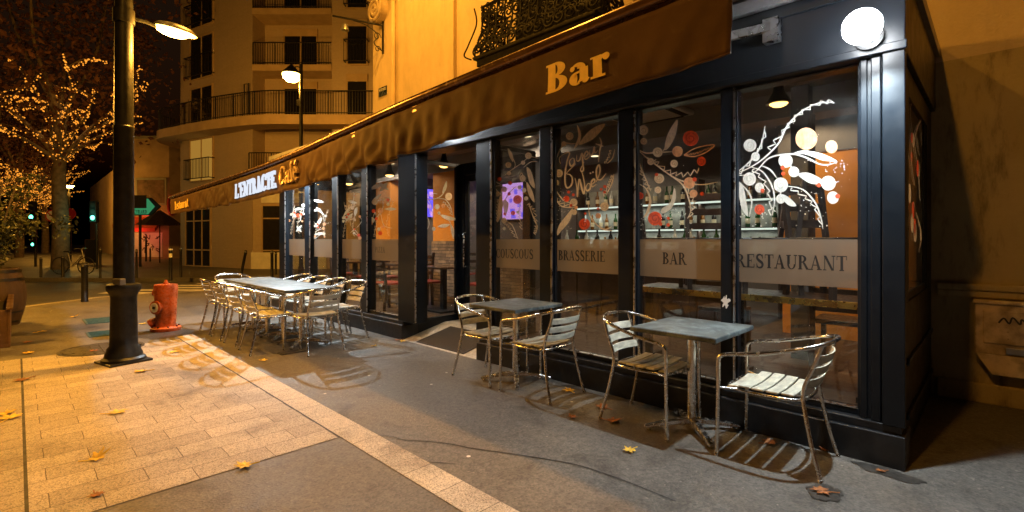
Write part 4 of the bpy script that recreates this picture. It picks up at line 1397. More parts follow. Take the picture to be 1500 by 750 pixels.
# ------------------------------------------------------------------ terrace chairs and tables
ALU = M['alu']
def proto_chair():
    t = thing('terrace_chair', 'tmp', 'chair', (0, 0, 0))
    r = 0.0125
    loop = [(-0.265, 0.262, 0.43), (-0.265, 0.262, 0.585), (-0.265, 0.25, 0.625), (-0.265, 0.205, 0.645), (-0.27, 0.05, 0.672), (-0.265, -0.1, 0.71), (-0.235, -0.22, 0.742), (-0.16, -0.295, 0.765), (0, -0.325, 0.775)]
    full = loop + [(-x, y, z) for x, y, z in loop[-2::-1]]
    b = MB()
    b.tube(spline(full, 6), r, 10)
    b.build('arm_rail', ALU, t, smooth=60)
    for s in (-1, 1):
        b = MB()
        b.tube([(s * 0.265, 0.262, 0.43), (s * 0.266, 0.266, 0.2), (s * 0.268, 0.27, 0.012)], r, 10)
        b.lathe([(0.0145, 0), (0.0145, 0.02), (0.012, 0.022)], (s * 0.268, 0.27, 0), 10)
        b.build('leg', ALU, t, smooth=60)
        b = MB()
        b.tube(spline([(s * 0.19, -0.19, 0.45), (s * 0.193, -0.195, 0.4), (s * 0.21, -0.235, 0.2), (s * 0.228, -0.285, 0.012)], 4), r, 10)
        b.lathe([(0.0145, 0), (0.0145, 0.02), (0.012, 0.022)], (s * 0.228, -0.285, 0), 10)
        b.build('leg', ALU, t, smooth=60)
        b = MB()
        b.tube(spline([(s * 0.19, -0.19, 0.45), (s * 0.188, -0.2, 0.52), (s * 0.184, -0.25, 0.65), (s * 0.18, -0.283, 0.757)], 4), r * 0.9, 10)
        b.build('back_post', ALU, t, smooth=60)
    ring_ = spline([(-0.2, 0.19, 0.425), (-0.225, 0.05, 0.425), (-0.2, -0.14, 0.425), (-0.1, -0.195, 0.425), (0.1, -0.195, 0.425), (0.2, -0.14, 0.425), (0.225, 0.05, 0.425), (0.2, 0.19, 0.425), (0.1, 0.245, 0.42), (-0.1, 0.245, 0.42)], 5, True)
    b = MB()
    b.tube(ring_, 0.010, 8, closed=True)
    for s in (-1, 1):
        b.tube([(s * 0.208, 0.16, 0.425), (s * 0.264, 0.255, 0.43)], 0.008, 8)
        b.tube([(s * 0.16, -0.17, 0.425), (s * 0.19, -0.19, 0.44)], 0.009, 8)
    b.build('seat_ring', ALU, t, smooth=60)
    b = MB()
    for k, (y, hw) in enumerate(((0.2, 0.19), (0.122, 0.225), (0.044, 0.232), (-0.034, 0.226), (-0.112, 0.205))):
        n = 8
        top, bot = [], []
        for i in range(n + 1):
            x = -hw + 2 * hw * i / n
            dz = 0.012 * (x / 0.23) ** 2 - 0.004 - (0.012 if k == 0 else 0)
            for (yy, q) in ((y - 0.033, 0), (y + 0.033, 1)):
                drop = 0.008 if (k == 0 and q == 1) else 0
                top.append((x, yy, 0.45 + dz - drop))
                bot.append((x, yy, 0.437 + dz - drop))
        m = 2 * (n + 1)
        fs = []
        for i in range(n):
            a = 2 * i
            fs += [(a, a + 1, a + 3, a + 2), (m + a, m + a + 2, m + a + 3, m + a + 1), (a, a + 2, m + a + 2, m + a), (a + 1, m + a + 1, m + a + 3, a + 3)]
        fs += [(0, m, m + 1, 1), (m - 2, m - 1, 2 * m - 1, 2 * m - 2)]
        b.add(top + bot, fs)
    b.build('seat', M['slat'], t, bevel=0.004)
    b = MB()
    for z in (0.525, 0.598, 0.671):
        n = 10
        pv = []
        for i in range(n + 1):
            u = -1 + 2 * i / n
            x = 0.182 * u
            y = -0.2 - (z - 0.52) * 0.36 - 0.035 * (1 - u * u) - 0.01
            for (dy, dz) in ((0, -0.026), (0.011, -0.026), (0.011 - 0.008, 0.026), (-0.008, 0.026)):
                pv.append((x, y + dy - dz * 0.15, z + dz))
        fs = []
        for i in range(n):
            a = 4 * i
            for q in range(4):
                w = (q + 1) % 4
                fs.append((a + q, a + w, a + 4 + w, a + 4 + q))
        fs += [(0, 1, 2, 3), (4 * n + 3, 4 * n + 2, 4 * n + 1, 4 * n)]
        b.add(pv, fs)
    b.build('backrest', M['slat'], t, bevel=0.003)
    return t
def proto_table():
    t = thing('terrace_table', 'tmp', 'table', (0, 0, 0))
    b = MB()
    b.box(-0.335, 0.335, -0.305, 0.305, 0.706, 0.74)
    b.build('tabletop', M['tabletop'], t, bevel=0.008, seg=3)
    b = MB()
    b.lathe([(0.0, 0.06), (0.034, 0.06), (0.034, 0.69), (0.06, 0.692), (0.06, 0.7055)], n=20)
    b.box(-0.17, 0.17, -0.03, 0.03, 0.695, 0.7058)
    b.box(-0.03, 0.03, -0.17, 0.17, 0.6945, 0.7055)
    b.build('column', ALU, t, smooth=40)
    for k in range(4):
        a = PI / 4 + k * PI / 2
        c, s = math.cos(a), math.sin(a)
        b = MB()
        L_ = 0.34
        vs = []
        for (d, w, zt, zb) in ((0.0, 0.026, 0.085, 0.045), (0.06, 0.026, 0.085, 0.045), (0.2, 0.024, 0.066, 0.035), (L_, 0.019, 0.036, 0.014)):
            vs += [(d, -w, zb), (d, w, zb), (d, w * 0.8, zt), (d, -w * 0.8, zt)]
        fs = [(0, 3, 2, 1), (12, 13, 14, 15)]
        for i in range(3):
            o_ = 4 * i
            for q in range(4):
                w = (q + 1) % 4
                fs.append((o_ + q, o_ + w, o_ + 4 + w, o_ + 4 + q))
        vs = [(c * x - s * y, s * x + c * y, z) for x, y, z in vs]
        b.add(vs, fs)
        b.lathe([(0.018, 0), (0.02, 0.012), (0.018, 0.018)], (c * (L_ - 0.03), s * (L_ - 0.03), 0), 12)
        b.build('foot', ALU, t, bevel=0.006)
    return t
ch0, tb0 = proto_chair(), proto_table()
used = []
def put(proto, x, y, rz, label, group, z=0.0):
    if proto not in used:
        used.append(proto)
        o = proto
    else:
        o = copy_tree(proto)
    o.location = (x, y, z)
    o.rotation_euler = (0, 0, rz)
    o['label'] = label
    o['group'] = group
    return o
CG, TG = 'aluminium chairs on the cafe terrace', 'slate topped tables on the cafe terrace'
# chair faces +Y when rz = 0
put(ch0, 3.365, 0.985, R(1), 'aluminium chair nearest the camera, below the RESTAURANT window, pale slats lit white', CG)
put(ch0, 3.335, 1.85, R(181), 'aluminium chair at the front table facing the camera, three pale back slats lit', CG)
put(ch0, 3.30, 2.88, R(-1), 'aluminium chair with back turned to camera at the second small table', CG)
put(ch0, 3.29, 3.57, R(183), 'aluminium chair between the second small table and the entrance ramp', CG)
put(tb0, 3.39, 1.545, R(0), 'square slate topped pedestal table nearest the camera, front of the BAR window', TG)
put(tb0, 3.38, 3.29, R(1), 'square slate topped pedestal table below the COUSCOUS and BRASSERIE windows', TG)
ORD = ['nearest', 'second', 'third', 'farthest']
for k, y in enumerate((6.36, 6.95, 7.54, 8.14)):
    put(ch0, 2.19, y, R(-90 + (-2, 1, -1, 2)[k]), 'aluminium chair on the street side of the long table row, %s from the camera' % ORD[k], CG)
    put(ch0, 3.1, y, R(90 + (2, -2, 1, 3)[k]), 'aluminium chair on the window side of the long table row, %s from the camera' % ORD[k], CG)
    o = put(tb0, 2.585, 6.37 + 0.615 * k, R((0.5, -0.4, 0.3, 0)[k]), 'slate topped pedestal table in the long row, %s from the camera' % ORD[k], TG)
put(ch0, 2.57, 5.93, R(3), 'aluminium chair at the near head of the long table row, back to the camera', CG)
put(ch0, 2.5, 8.78, R(184), 'aluminium chair at the far head of the long table row, facing the camera', CG)

# ------------------------------------------------------------------ fallen leaves
def leaf_mesh(seed, m, size):
    rs = random.Random(seed)
    b = MB()
    out = []
    tips0 = [(-150, 0.62), (-118, 0.38), (-95, 0.8), (-60, 0.42), (-40, 0.92), (-14, 0.5), (0, 1.0), (16, 0.5), (42, 0.9), (63, 0.42), (96, 0.78), (120, 0.36), (150, 0.6), (178, 0.22)]
    tips = []
    for i, (a, r) in enumerate(tips0):
        tips.append((a + rs.uniform(-7, 7), r * rs.uniform(0.75, 1.12)))
        a2, r2 = tips0[(i + 1) % len(tips0)]
        if i < len(tips0) - 1:
            tips.append(((a * 0.62 + a2 * 0.38), (r * 0.55 + r2 * 0.45) * rs.uniform(0.82, 0.95)))
            tips.append(((a * 0.4 + a2 * 0.6), (r * 0.45 + r2 * 0.55) * rs.uniform(0.92, 1.08)))
    cx_, cy_ = rs.uniform(-1, 1), rs.uniform(-1, 1)
    for a, r in tips:
        a = R(a)
        r *= size
        x, y = r * math.cos(a), r * math.sin(a)
        z = 0.008 + max(0.0, 0.5 * (x * cx_ + y * cy_) * abs(x * cx_ + y * cy_) / size) + 0.12 * size * (0.5 + 0.5 * math.sin(3 * a + seed)) * (r / size) ** 2 + rs.uniform(0, 0.05) * size
        out.append((x, y, z))
    n = len(out)
    vs = [(0, 0, 0.008)] + out
    b.add(vs, [(0, 1 + i, 1 + (i + 1) % n) for i in range(n)])
    b.tube([(-0.02 * size, 0, 0.008), (-0.6 * size, 0.05 * size, 0.006), (-1.1 * size, 0.2 * size, 0.01)], 0.0035, 5)
    o = b.build('fallen_leaf', m)
    o.modifiers.new('Solidify', 'SOLIDIFY').thickness = 0.0012
    return o
LV = [((14, 614), 'y', 0.13, 'large yellow leaf at left edge, left of the paving seam'), ((8, 607), 'y', 0.1, 'smaller curled yellow leaf behind the large one at the left edge'),
      ((170, 606), 'y', 0.11, 'curled yellow leaf alone in the middle of the granite paving'), ((140, 674), 'y', 0.09, 'yellow leaf on the granite setts low at the left, below the curled one'),
      ((360, 684), 'y', 0.085, 'yellow leaf on the edge between granite and asphalt patch'), ((209, 545), 'y', 0.11, 'yellow leaf on the paving just right of the lamp post foot'),
      ((141, 727), 'b', 0.06, 'small reddish leaf stub near the bottom left of the granite'), ((255, 517), 'y', 0.1, 'yellow leaf in the chair shadows near the hydrant'),
      ((923, 661), 'y', 0.075, 'small yellow leaf on bare asphalt left of the front table'), ((1206, 722), 'b', 0.085, 'flat brown leaf on a damp spot at the bottom right'),
      ((897, 618), 'b', 0.1, 'crumpled orange brown leaf under the front chair by the black plinth'), ((884, 598), 'b', 0.1, 'brown leaf behind the back leg of the front facing chair'),
      ((1126, 650), 'b', 0.09, 'brown leaf in the striped shadow beneath the nearest chair'), ((1209, 661), 'b', 0.05, 'small orange leaf against the plinth beside the nearest chair leg'),
      ((835, 574), 'y', 0.09, 'orange leaf by the leg of the chair at the second table'), ((838, 612), 'b', 0.06, 'small brown leaf on asphalt below the second table chair'),
      ((583, 499), 'b', 0.09, 'brown leaf heap piece against the entrance pier'), ((590, 501), 'y', 0.07, 'orange leaf touching the foot of the entrance ramp'), ((548, 508), 'y', 0.07, 'yellow leaf between the table row and the entrance ramp'),
      ((60, 487), 'y', 0.1, 'leaf lying on the dark damp patch near the barrel'), ((40, 502), 'b', 0.09, 'brown leaf beside the rusty planter foot'), ((138, 515), 'b', 0.08, 'brown leaf on the rim of the manhole cover'),
      ((108, 465), 'y', 0.11, 'yellow leaf on pavement between barrel and teal covers'), ((34, 557), 'b', 0.12, 'orange leaf across the dark paving seam at left'), ((42, 518), 'y', 0.1, 'pale leaf just above the paving edge at the far left'),
      ((1291, 692), 'b', 0.045, 'tiny orange leaf at the corner of the black plinth'), ((210, 475), 'y', 0.09, 'yellow leaf left of the hydrant foot'), ((386, 529), 'y', 0.06, 'tiny pale leaf near the nearest street side chair')]
for i, ((px, py), c, s, lab) in enumerate(LV):
    o = leaf_mesh(100 + i, M['leafyellow'] if c == 'y' else M['leafbrown'], s * 0.8)
    x, y = G(px, py)
    o.location = (x, y, 0.004)
    o.rotation_euler = (0, 0, random.uniform(0, 6.28))
    tag(o, lab, 'leaf', 'fallen plane leaves on the pavement')

# ------------------------------------------------------------------ main corner building
cb = thing('corner_building', 'cream rendered corner building rising above the cafe awning', 'building', (5.66, 4.0, 0))
def P_(b, name, m, **k):
    o = b.build(name, m, cb, **k)
    o.matrix_parent_inverse = Matrix.Translation((-5.66, -4.0, 0))
    return o
b = MB()
b.box(5.66, 12, 7.12, 10.02, 2.9, 15)
b.box(5.66, 12, -8, 6.88, 2.9, 15)
b.box(5.74, 12, 6.88, 7.12, 2.9, 15)
P_(b, 'upper_wall', M['yellowwall'])
b = MB()
b.box(5.66, 12, -8, 0.41, 0, 2.9)
P_(b, 'lower_wall', M['dirtywall'])
b = MB()
b.box(5.615, 5.658, -8, 0.37, 0.0, 0.16)
P_(b, 'plinth', M['dirtywall'], bevel=0.01)
b = MB()
b.box(5.60, 5.658, -8, 0.37, 0.93, 0.985)
b.box(5.615, 5.658, -8, 0.37, 0.87, 0.9295)
P_(b, 'string_course', M['dirtywall'], bevel=0.012)
b = MB()
xw = 5.66
yp = YF(577, 5.62)
b.tube([(5.6, yp, 3.0), (5.6, yp, 15)], 0.05, 14)
for z in (4.0, 6.4, 8.8):
    b.lathe([(0.058, z), (0.058, z + 0.04)], (5.6, yp, 0), 14)
P_(b, 'drainpipe', M['yellowwall'], smooth=50)
# scroll corbel high on the far corner
b = MB()
cz = DP(545, 12, 10.7)
sp = []
for i in range(60):
    a = i / 59 * 5.2 * PI
    r = 0.3 - 0.052 * a / PI
    sp.append((5.5, cz.y - 0.02 + r * math.cos(a + 1.2), cz.z + r * math.sin(a + 1.2)))
b.tube(sp, 0.035, 8)
b.lathe([(0.3, -0.06), (0.3, 0.1)], (0, 0, 0), 24, Matrix.Translation((5.58, cz.y - 0.02, cz.z)) @ Matrix.Rotation(PI / 2, 4, 'Y'))
b.box(5.5, 5.658, cz.y - 0.25, cz.y + 0.3, cz.z + 0.28, cz.z + 1.6)
P_(b, 'corbel', M['yellowwall'], smooth=40)
# pillars and rooms behind the veranda: orange plaster on a stone dado
b = MB()
b.box(5.66, 5.9, 9.3, 10.3, 1.32, 2.9)
b.box(5.66, 5.9, 7.0, 7.75, 1.32, 2.9)
b.box(6.9, 7.0, 0.5, 1.95, 0.165, 2.42)
P_(b, 'orange_partition', M['orangewall'])
b = MB()
b.box(5.64, 5.92, 9.28, 10.3, 0.165, 1.32)
b.box(5.64, 5.92, 6.98, 7.77, 0.165, 1.32)
b.box(6.2, 6.3, 5.6, 6.5, 0.165, 1.15)
P_(b, 'stone_dado', M['stone'])
b = MB()
b.box(6.88, 7.02, 0.5, 2.0, 2.42, 2.9)
b.box(8.3, 8.4, 0.41, 10.3, 0.165, 2.9)
b.box(5.66, 8.3, 10.2, 10.3, 0.165, 2.9)
b.box(5.66, 8.3, 0.411, 0.5, 0.165, 2.9)
P_(b, 'inner_wall', M['greywall'])
b = MB()
b.box(5.45, 5.72, 1.31, 1.47, 0.165, 2.88)
b.box(5.62, 5.82, 5.1, 5.25, 0.165, 2.88)
P_(b, 'pillar', mat('anthracite pillar', (0.06, 0.06, 0.07), 0.6), bevel=0.01)
b = MB()
b.box(3.9, 8.4, 0.49, 10.4, 2.882, 2.899)
b.box(5.6, 5.95, 0.5, 10.2, 2.62, 2.88)
P_(b, 'cafe_ceiling', M['ceiling'])
b = MB()
b.box(3.9, 8.3, 0.485, YD0 - 0.003, 0.02, 0.165)
b.box(4.72, 8.3, YD0 - 0.003, YD1 + 0.063, 0.02, 0.164)
b.box(3.9, 8.3, YD1 + 0.063, 10.42, 0.02, 0.165)
struct(b.build('cafe_floor', M['floorwood']))

# wrought iron balcony
bal = thing('iron_balcony', 'ornate black wrought iron balcony on the cream wall above the awning', 'balcony', (5.66, 4.62, 4.02))
b = MB()
b.box(-0.66, -0.003, -1.1, 1.1, 0, 0.1)
b.box(-0.7, -0.003, -1.14, 1.14, 0.1, 0.14)
b.build('slab', M['balconyiron'], bal, bevel=0.01)
b = MB()
def belly(z):
    return 0.1 * math.exp(-((z - 0.22) / 0.22) ** 2)
path = [(-0.02, -1.1), (-0.56, -1.1), (-0.56, 1.1), (-0.02, 1.1)]
def rail_at(z, off=0.0):
    e = belly(z) + off
    return [(-0.02, -1.1 - e, z), (-0.56 - e, -1.1 - e, z), (-0.56 - e, 1.1 + e, z), (-0.02, 1.1 + e, z)]
for z, r in ((0.16, 0.014), (0.3, 0.008), (0.8, 0.01), (0.95, 0.02)):
    b.tube(rail_at(z), r, 6)
b.build('rail', M['balconyiron'], bal, smooth=40)
b = MB()
def face_pt(u, z):
    """u runs along the three sides"""
    e = belly(z)
    if u < 0.54:
        return (-0.02 - u * (0.54 + e) / 0.54, -1.1 - e, z)
    if u < 2.74:
        return (-0.56 - e, -1.1 + (u - 0.54) * (2.2 + 2 * e) / 2.2 - e, z)
    return (-0.56 - e + (u - 2.74) * (0.54 + e) / 0.54, 1.1 + e, z)
def sc2(cx, cz_, r0, turns, ph, sgn):
    pts = []
    for i in range(22):
        a = i / 21 * turns * 2 * PI
        r = r0 * (1 - 0.75 * i / 21)
        pts.append(face_pt(min(3.27, max(0.01, cx + sgn * r * math.cos(a + ph))), cz_ + r * math.sin(a + ph)))
    return pts
u = 0.06
k = 0
while u < 3.24:
    b.tube([face_pt(u, 0.16), face_pt(u, 0.3), face_pt(u, 0.5), face_pt(u, 0.95)], 0.013, 5)
    for (zc, r) in ((0.27, 0.1), (0.48, 0.11), (0.7, 0.1), (0.86, 0.07)):
        b.tube(sc2(u + 0.1, zc, r, 1.5, k * 1.1 + zc * 5, 1 if (k + int(zc * 10)) % 2 else -1), 0.014, 5)
        b.tube(sc2(u + 0.06, zc + 0.08, r * 0.7, 1.3, 2 + k * 0.7, -1 if k % 2 else 1), 0.012, 5)
    u += 0.165
    k += 1
for s in (-1, 1):
    b.tube(spline([(-0.62, s * 1.2, 0.95), (-0.6, s * 1.17, 0.7), (-0.7, s * 1.26, 0.35), (-0.74, s * 1.3, 0.2), (-0.66, s * 1.22, 0.14)], 5), 0.012, 6)
b.build('scrollwork', M['balconyiron'], bal, smooth=60)
b = MB()
b.box(-0.02, 0.03, -0.85, 0.85, 0.15, 2.5)
b.build('window', M['darkglass'], bal)

# old wall lamp bracket and street name plate on the far pilaster
yb = YF(562, 5.66)
zb = DP(562, 50, 10.9).z
lb = thing('lamp_bracket', 'scrolled black iron lamp bracket on the cream corner above the street sign', 'bracket', (5.655, yb, zb))
b = MB()
b.box(-0.03, 0, -0.02, 0.02, -0.5, 0.3)
b.tube([(0, 0, 0.12), (-0.35, 0.25, 0.18), (-0.8, 0.75, 0.32)], 0.022, 8)
b.tube(spline([(-0.02, 0, -0.45), (-0.2, 0.05, -0.3), (-0.12, 0.02, -0.12), (-0.3, 0.2, 0.1), (-0.5, 0.4, 0.2)], 6), 0.012, 6)
for (c, r) in ((-0.15, 0.1), (-0.42, 0.08)):
    b.tube([(-0.04 - r + r * (1 - i / 24) * math.cos(i / 24 * 9), 0.03, c + r * (1 - i / 24) * math.sin(i / 24 * 9)) for i in range(25)], 0.009, 6)
b.build('arm', M['iron'], lb, smooth=50)
b = MB()
b.lathe([(0.02, 0.1), (0.06, 0.06), (0.09, -0.06), (0.0, -0.08)], (-0.62, 0.55, 0.05), 14)
b.build('spot_head', M['greyalu'], lb, smooth=40)
ys0, zs0 = FX(553, 141, 5.655)
ys1, zs1 = FX(569, 127, 5.655)
sg = thing('street_sign', 'dark blue enamel street name plate on the cream corner wall', 'sign', (5.655, (ys0 + ys1) / 2, (zs0 + zs1) / 2 + 0.0))
b = MB()
b.box(-0.012, 0, -0.17, 0.17, -0.1, 0.1)
b.build('plate', M['signblue'], sg, bevel=0.004)
polys, tw = text_polys('AVENUE', 0.2, 0.12)
flat('lettering', ([M['signwhite']], [(polys, 0)]), lambda u, v, q: (-0.0125 - q, 0.14 - u * 0.28 / tw, 0.015 + v * 0.055), sg, 0.00004)

# meter cabinet on the right-hand wall
yc, zc_ = FX(1428, 443, 5.6)
mc = thing('meter_cabinet', 'beige wall mounted utility cabinet with a black scribble, right edge', 'cabinet', (5.655, yc, 0))
def zwall(py, px=1450):
    return FX(px, py, 5.58)[1]
ztop, zmid, zbot = zwall(445), zwall(518), zwall(548)
b = MB()
b.box(-0.09, 0, -0.62, 0, zmid, ztop)
b.box(-0.105, 0, -0.64, 0.012, ztop, ztop + 0.03)
b.add([(-0.09, 0, zmid - 0.001), (-0.09, -0.62, zmid - 0.001), (-0.09, -0.5, zbot), (-0.09, -0.1, zbot), (0, 0, zmid - 0.001), (0, -0.62, zmid - 0.001), (0, -0.5, zbot), (0, -0.1, zbot)],
      [(0, 1, 2, 3), (0, 4, 5, 1), (1, 5, 6, 2), (2, 6, 7, 3), (3, 7, 4, 0)])
b.build('body', M['meterbox'], mc, bevel=0.006)
b = MB()
b.box(-0.1, -0.0905, -0.57, -0.05, zmid + 0.09, ztop - 0.05)
b.build('door', M['meterbox'], mc, bevel=0.004)
b = MB()
b.box(-0.102, -0.0905, -0.3, -0.18, zmid + 0.015, zmid + 0.065)
b.build('handle', M['greyalu'], mc, bevel=0.003)
b = MB()
for q in ribbon([(0.14, 0.0), (0.17, 0.04), (0.2, 0.0), (0.22, 0.05), (0.26, 0.0), (0.27, 0.04), (0.31, 0.0), (0.33, 0.05), (0.3, -0.05), (0.36, 0.06)], 0.012, 5):
    b.add([(-0.1008, -p[0], zmid + 0.26 + p[1]) for p in q], [(0, 1, 2, 3)])
b.build('scribble', M['lettering'], mc)

# ------------------------------------------------------------------ inside the cafe
def pendant(x, y, z, label):
    t = thing('pendant_lamp', label, 'pendant lamp', (x, y, z), 0, 'pendant lamps hanging inside the cafe')
    b = MB()
    b.lathe([(0.105, 0), (0.1, 0.01), (0.05, 0.1), (0.032, 0.18), (0.03, 0.22), (0, 0.225)], n=20)
    o = b.build('lamp_shade', M['iron'], t, smooth=40)
    o.modifiers.new('Solidify', 'SOLIDIFY').thickness = 0.004
    b = MB()
    b.tube([(0, 0, 0.22), (0, 0, 2.88 - z)], 0.006, 6)
    b.build('cord', M['iron'], t)
    b = MB()
    b.lathe([(0, -0.03), (0.045, -0.022), (0.075, 0.0), (0.08, 0.012), (0, 0.03)], n=18)
    b.build('bulb', M['e_warm'], t, smooth=50)
    l = bpy.data.lights.new('pendant_bulb', 'SPOT')
    l.energy = 75
    l.spot_size = R(150)
    l.spot_blend = 0.6
    l.color = (1.0, 0.6, 0.24)
    l.shadow_soft_size = 0.06
    lo = bpy.data.objects.new('pendant_bulb', l)
    col.objects.link(lo)
    lo.parent = t
    lo.location = (0, 0, -0.03)
for x, y, z, lab in ((4.7, 1.36, 2.545, 'lit black pendant lamp behind the RESTAURANT window'), (4.7, 2.86, 2.52, 'lit pendant lamp half hidden by the post between the BRASSERIE and BAR windows'),
                     (4.7, 6.15, 2.5, 'lit pendant lamp seen through the glazed cheek of the entrance'), (4.7, 7.74, 2.5, 'lit pendant lamp behind the PIZZA window'),
                     (4.7, 9.27, 2.47, 'lit pendant lamp behind the third far pane, next to the PIZZA window'), (4.3, 9.95, 2.48, 'lit pendant lamp farthest from camera at the veranda end')):
    pendant(x, y, z, lab)
def ceiling_spot(x, y, label, e=30, c=(1.0, 0.76, 0.5)):  # only the COUSCOUS one is known; the rest are added to brighten the room
    e *= 1.15
    t = thing('ceiling_light', label, 'ceiling light', (x, y, 2.88), 0, 'round ceiling lights inside the cafe')
    b = MB()
    b.lathe([(0.09, -0.012), (0.09, -0.001), (0, -0.001)], n=20)
    b.build('frame', M['trim'], t)
    b = MB()
    b.lathe([(0, -0.0165), (0.07, -0.0165), (0.07, -0.0125)], n=20)
    b.build('diffuser', M['e_lantern'], t)
    l = bpy.data.lights.new('ceiling_bulb', 'SPOT')
    l.energy = e
    l.spot_size = R(160)
    l.color = c
    l.shadow_soft_size = 0.1
    lo = bpy.data.objects.new('ceiling_bulb', l)
    col.objects.link(lo)
    lo.parent = t
    lo.location = (0, 0, -0.05)
ceiling_spot(6.3, 6.9, 'round ceiling light above the stone dado, seen through the COUSCOUS window', 40)
ceiling_spot(6.35, 3.4, 'added round ceiling fill light over the bar counter', 45)
ceiling_spot(6.4, 1.6, 'added round ceiling fill light in front of the orange partition', 28, (1.0, 0.7, 0.4))
ceiling_spot(5.25, 8.6, 'added round ceiling fill light in the veranda behind the far panes', 40)
ceiling_spot(5.25, 4.9, 'added round ceiling fill light above the inner side of the entrance door', 22)
ceiling_spot(7.4, 5.2, 'added round ceiling fill light between the bar and the stone dado', 26)
ceiling_spot(7.2, 9.2, 'added round ceiling fill light at the far end of the back room', 40)
# bar counter and back bar
bc = thing('bar_counter', 'dark wooden bar counter behind the BRASSERIE and BAR windows', 'counter', (6.5, 4.4, 0.165))
b = MB()
b.box(0, 0.5, -1.9, 1.0, 0, 1.0)
for k in range(6):
    b.box(-0.02, 0, -1.88 + k * 0.48, -1.84 + k * 0.48, 0.05, 0.95)
b.build('base', M['darkwood'], bc, bevel=0.005)
b = MB()
b.box(-0.08, 0.55, -1.95, 1.05, 1.0, 1.05)
b.build('top', M['darkwood'], bc, bevel=0.01)
sh = thing('back_bar_shelf', 'lit bottle shelves on the wall behind the bar counter', 'shelf', (8.02, 4.2, 0.165))
b = MB()
for z in (0.9, 1.35, 1.8):
    b.box(0, 0.26, -1.9, 1.9, z, z + 0.03)
for y in (-1.9, -0.65, 0.6, 1.87):
    b.box(0.01, 0.26, y, y + 0.03, 0.0, 2.2)
b.build('rack', M['darkwood'], sh)
for z in (1.35, 1.8):
    b = MB()
    b.box(-0.012, -0.002, -1.86, 1.86, z - 0.015, z + 0.015)
    b.build('light_strip', M['e_shelf'], sh)
    l = bpy.data.lights.new('shelf_tube', 'AREA')
    l.shape = 'RECTANGLE'
    l.size, l.size_y = 3.6, 0.05
    l.energy = 10
    l.color = (0.95, 1.0, 0.88)
    lo = bpy.data.objects.new('shelf_tube', l)
    col.objects.link(lo)
    lo.parent = sh
    lo.location = (0.06, 0, z - 0.025)
    lo.rotation_euler = (0, 0, PI / 2)
b = MB()
b.box(0.262, 0.27, -1.86, 1.86, 0.93, 2.15)
b.build('backing', mat('pale back bar panel', (0.24, 0.24, 0.21), 0.4, var=0.5, scale=3), sh)
BM = [mat('green bottle glass', (0.02, 0.07, 0.02), 0.12, rvar=0.05), mat('amber bottle glass', (0.16, 0.06, 0.01), 0.12, rvar=0.05), mat('clear bottle glass', (0.45, 0.47, 0.45), 0.1, rvar=0.05), mat('dark bottle glass', (0.012, 0.012, 0.012), 0.12, rvar=0.05)]
BN = ['green', 'amber', 'clear', 'dark']
LB = mat('cream bottle label', (0.6, 0.52, 0.35), 0.6)
def proto_bottle(i):
    t = thing('bottle', 'tmp', 'bottle', (0, 0, 0))
    b = MB()
    b.lathe([(0, 0), (0.036, 0), (0.037, 0.02), (0.037, 0.17), (0.03, 0.2), (0.015, 0.225), (0.0145, 0.285), (0.0165, 0.29), (0.0165, 0.3), (0, 0.3)], n=12)
    b.build('body', BM[i], t, smooth=40)
    b = MB()
    b.lathe([(0.0374, 0.06), (0.0376, 0.14)], n=12)
    b.build('paper_label', LB, t)
    return t
prs = [proto_bottle(i) for i in range(4)]
rs = random.Random(11)
for zi, z in enumerate((0.93, 1.38, 1.83)):
    y = -1.8
    while y < 1.8:
        i = rs.randrange(4)
        put(prs[i], 8.02 + rs.uniform(0.07, 0.18), 4.2 + y, rs.uniform(0, 6), '%s bottle standing on the %s lit shelf of the back bar' % (BN[i], ('lower', 'middle', 'upper')[zi]), 'bottles on the %s back bar shelf' % ('lower', 'middle', 'upper')[zi], 0.165 + z)
        y += rs.uniform(0.11, 0.26)
y = -1.8
while y < 0.95:
    i = rs.randrange(4)
    put(prs[i], 6.5 + rs.uniform(0.1, 0.4), 4.4 + y, rs.uniform(0, 6), '%s bottle standing on top of the dark bar counter' % BN[i], 'bottles on the bar counter', 0.165 + 1.05)
    y += rs.uniform(0.1, 0.3)
# interior furniture
def proto_wood_chair(red):
    t = thing('wooden_chair', 'tmp', 'chair', (0, 0, 0))
    b = MB()
    b.box(-0.21, 0.21, -0.2, 0.22, 0.43, 0.47)
    b.build('seat', M['redseat'] if red else M['darkwood'], t, bevel=0.01)
    for sx in (-1, 1):
        b = MB()
        b.box(sx * 0.19 - 0.02, sx * 0.19 + 0.02, 0.17, 0.21, 0, 0.429)
        b.build('leg', M['darkwood'], t, bevel=0.004)
        b = MB()
        b.add([(sx * 0.19 + a, yy + c, z) for (yy, z) in ((-0.24, 0), (-0.21, 0.45), (-0.27, 0.95)) for a, c in ((-0.02, -0.02), (0.02, -0.02), (0.02, 0.02), (-0.02, 0.02))],
              [(0, 3, 2, 1), (8, 9, 10, 11)] + [(4 * i + q, 4 * i + (q + 1) % 4, 4 * i + 4 + (q + 1) % 4, 4 * i + 4 + q) for i in range(2) for q in range(4)])
        b.build('leg', M['darkwood'], t, bevel=0.004)
    b = MB()
    for z in (0.58, 0.72, 0.87):
        y = -0.21 - (z - 0.45) * 0.12
        b.box(-0.17, 0.17, y - 0.012, y + 0.012, z - 0.03, z + 0.035)
    b.build('backrest', M['darkwood'], t, bevel=0.004)
    return t
wc, wr = proto_wood_chair(False), proto_wood_chair(True)
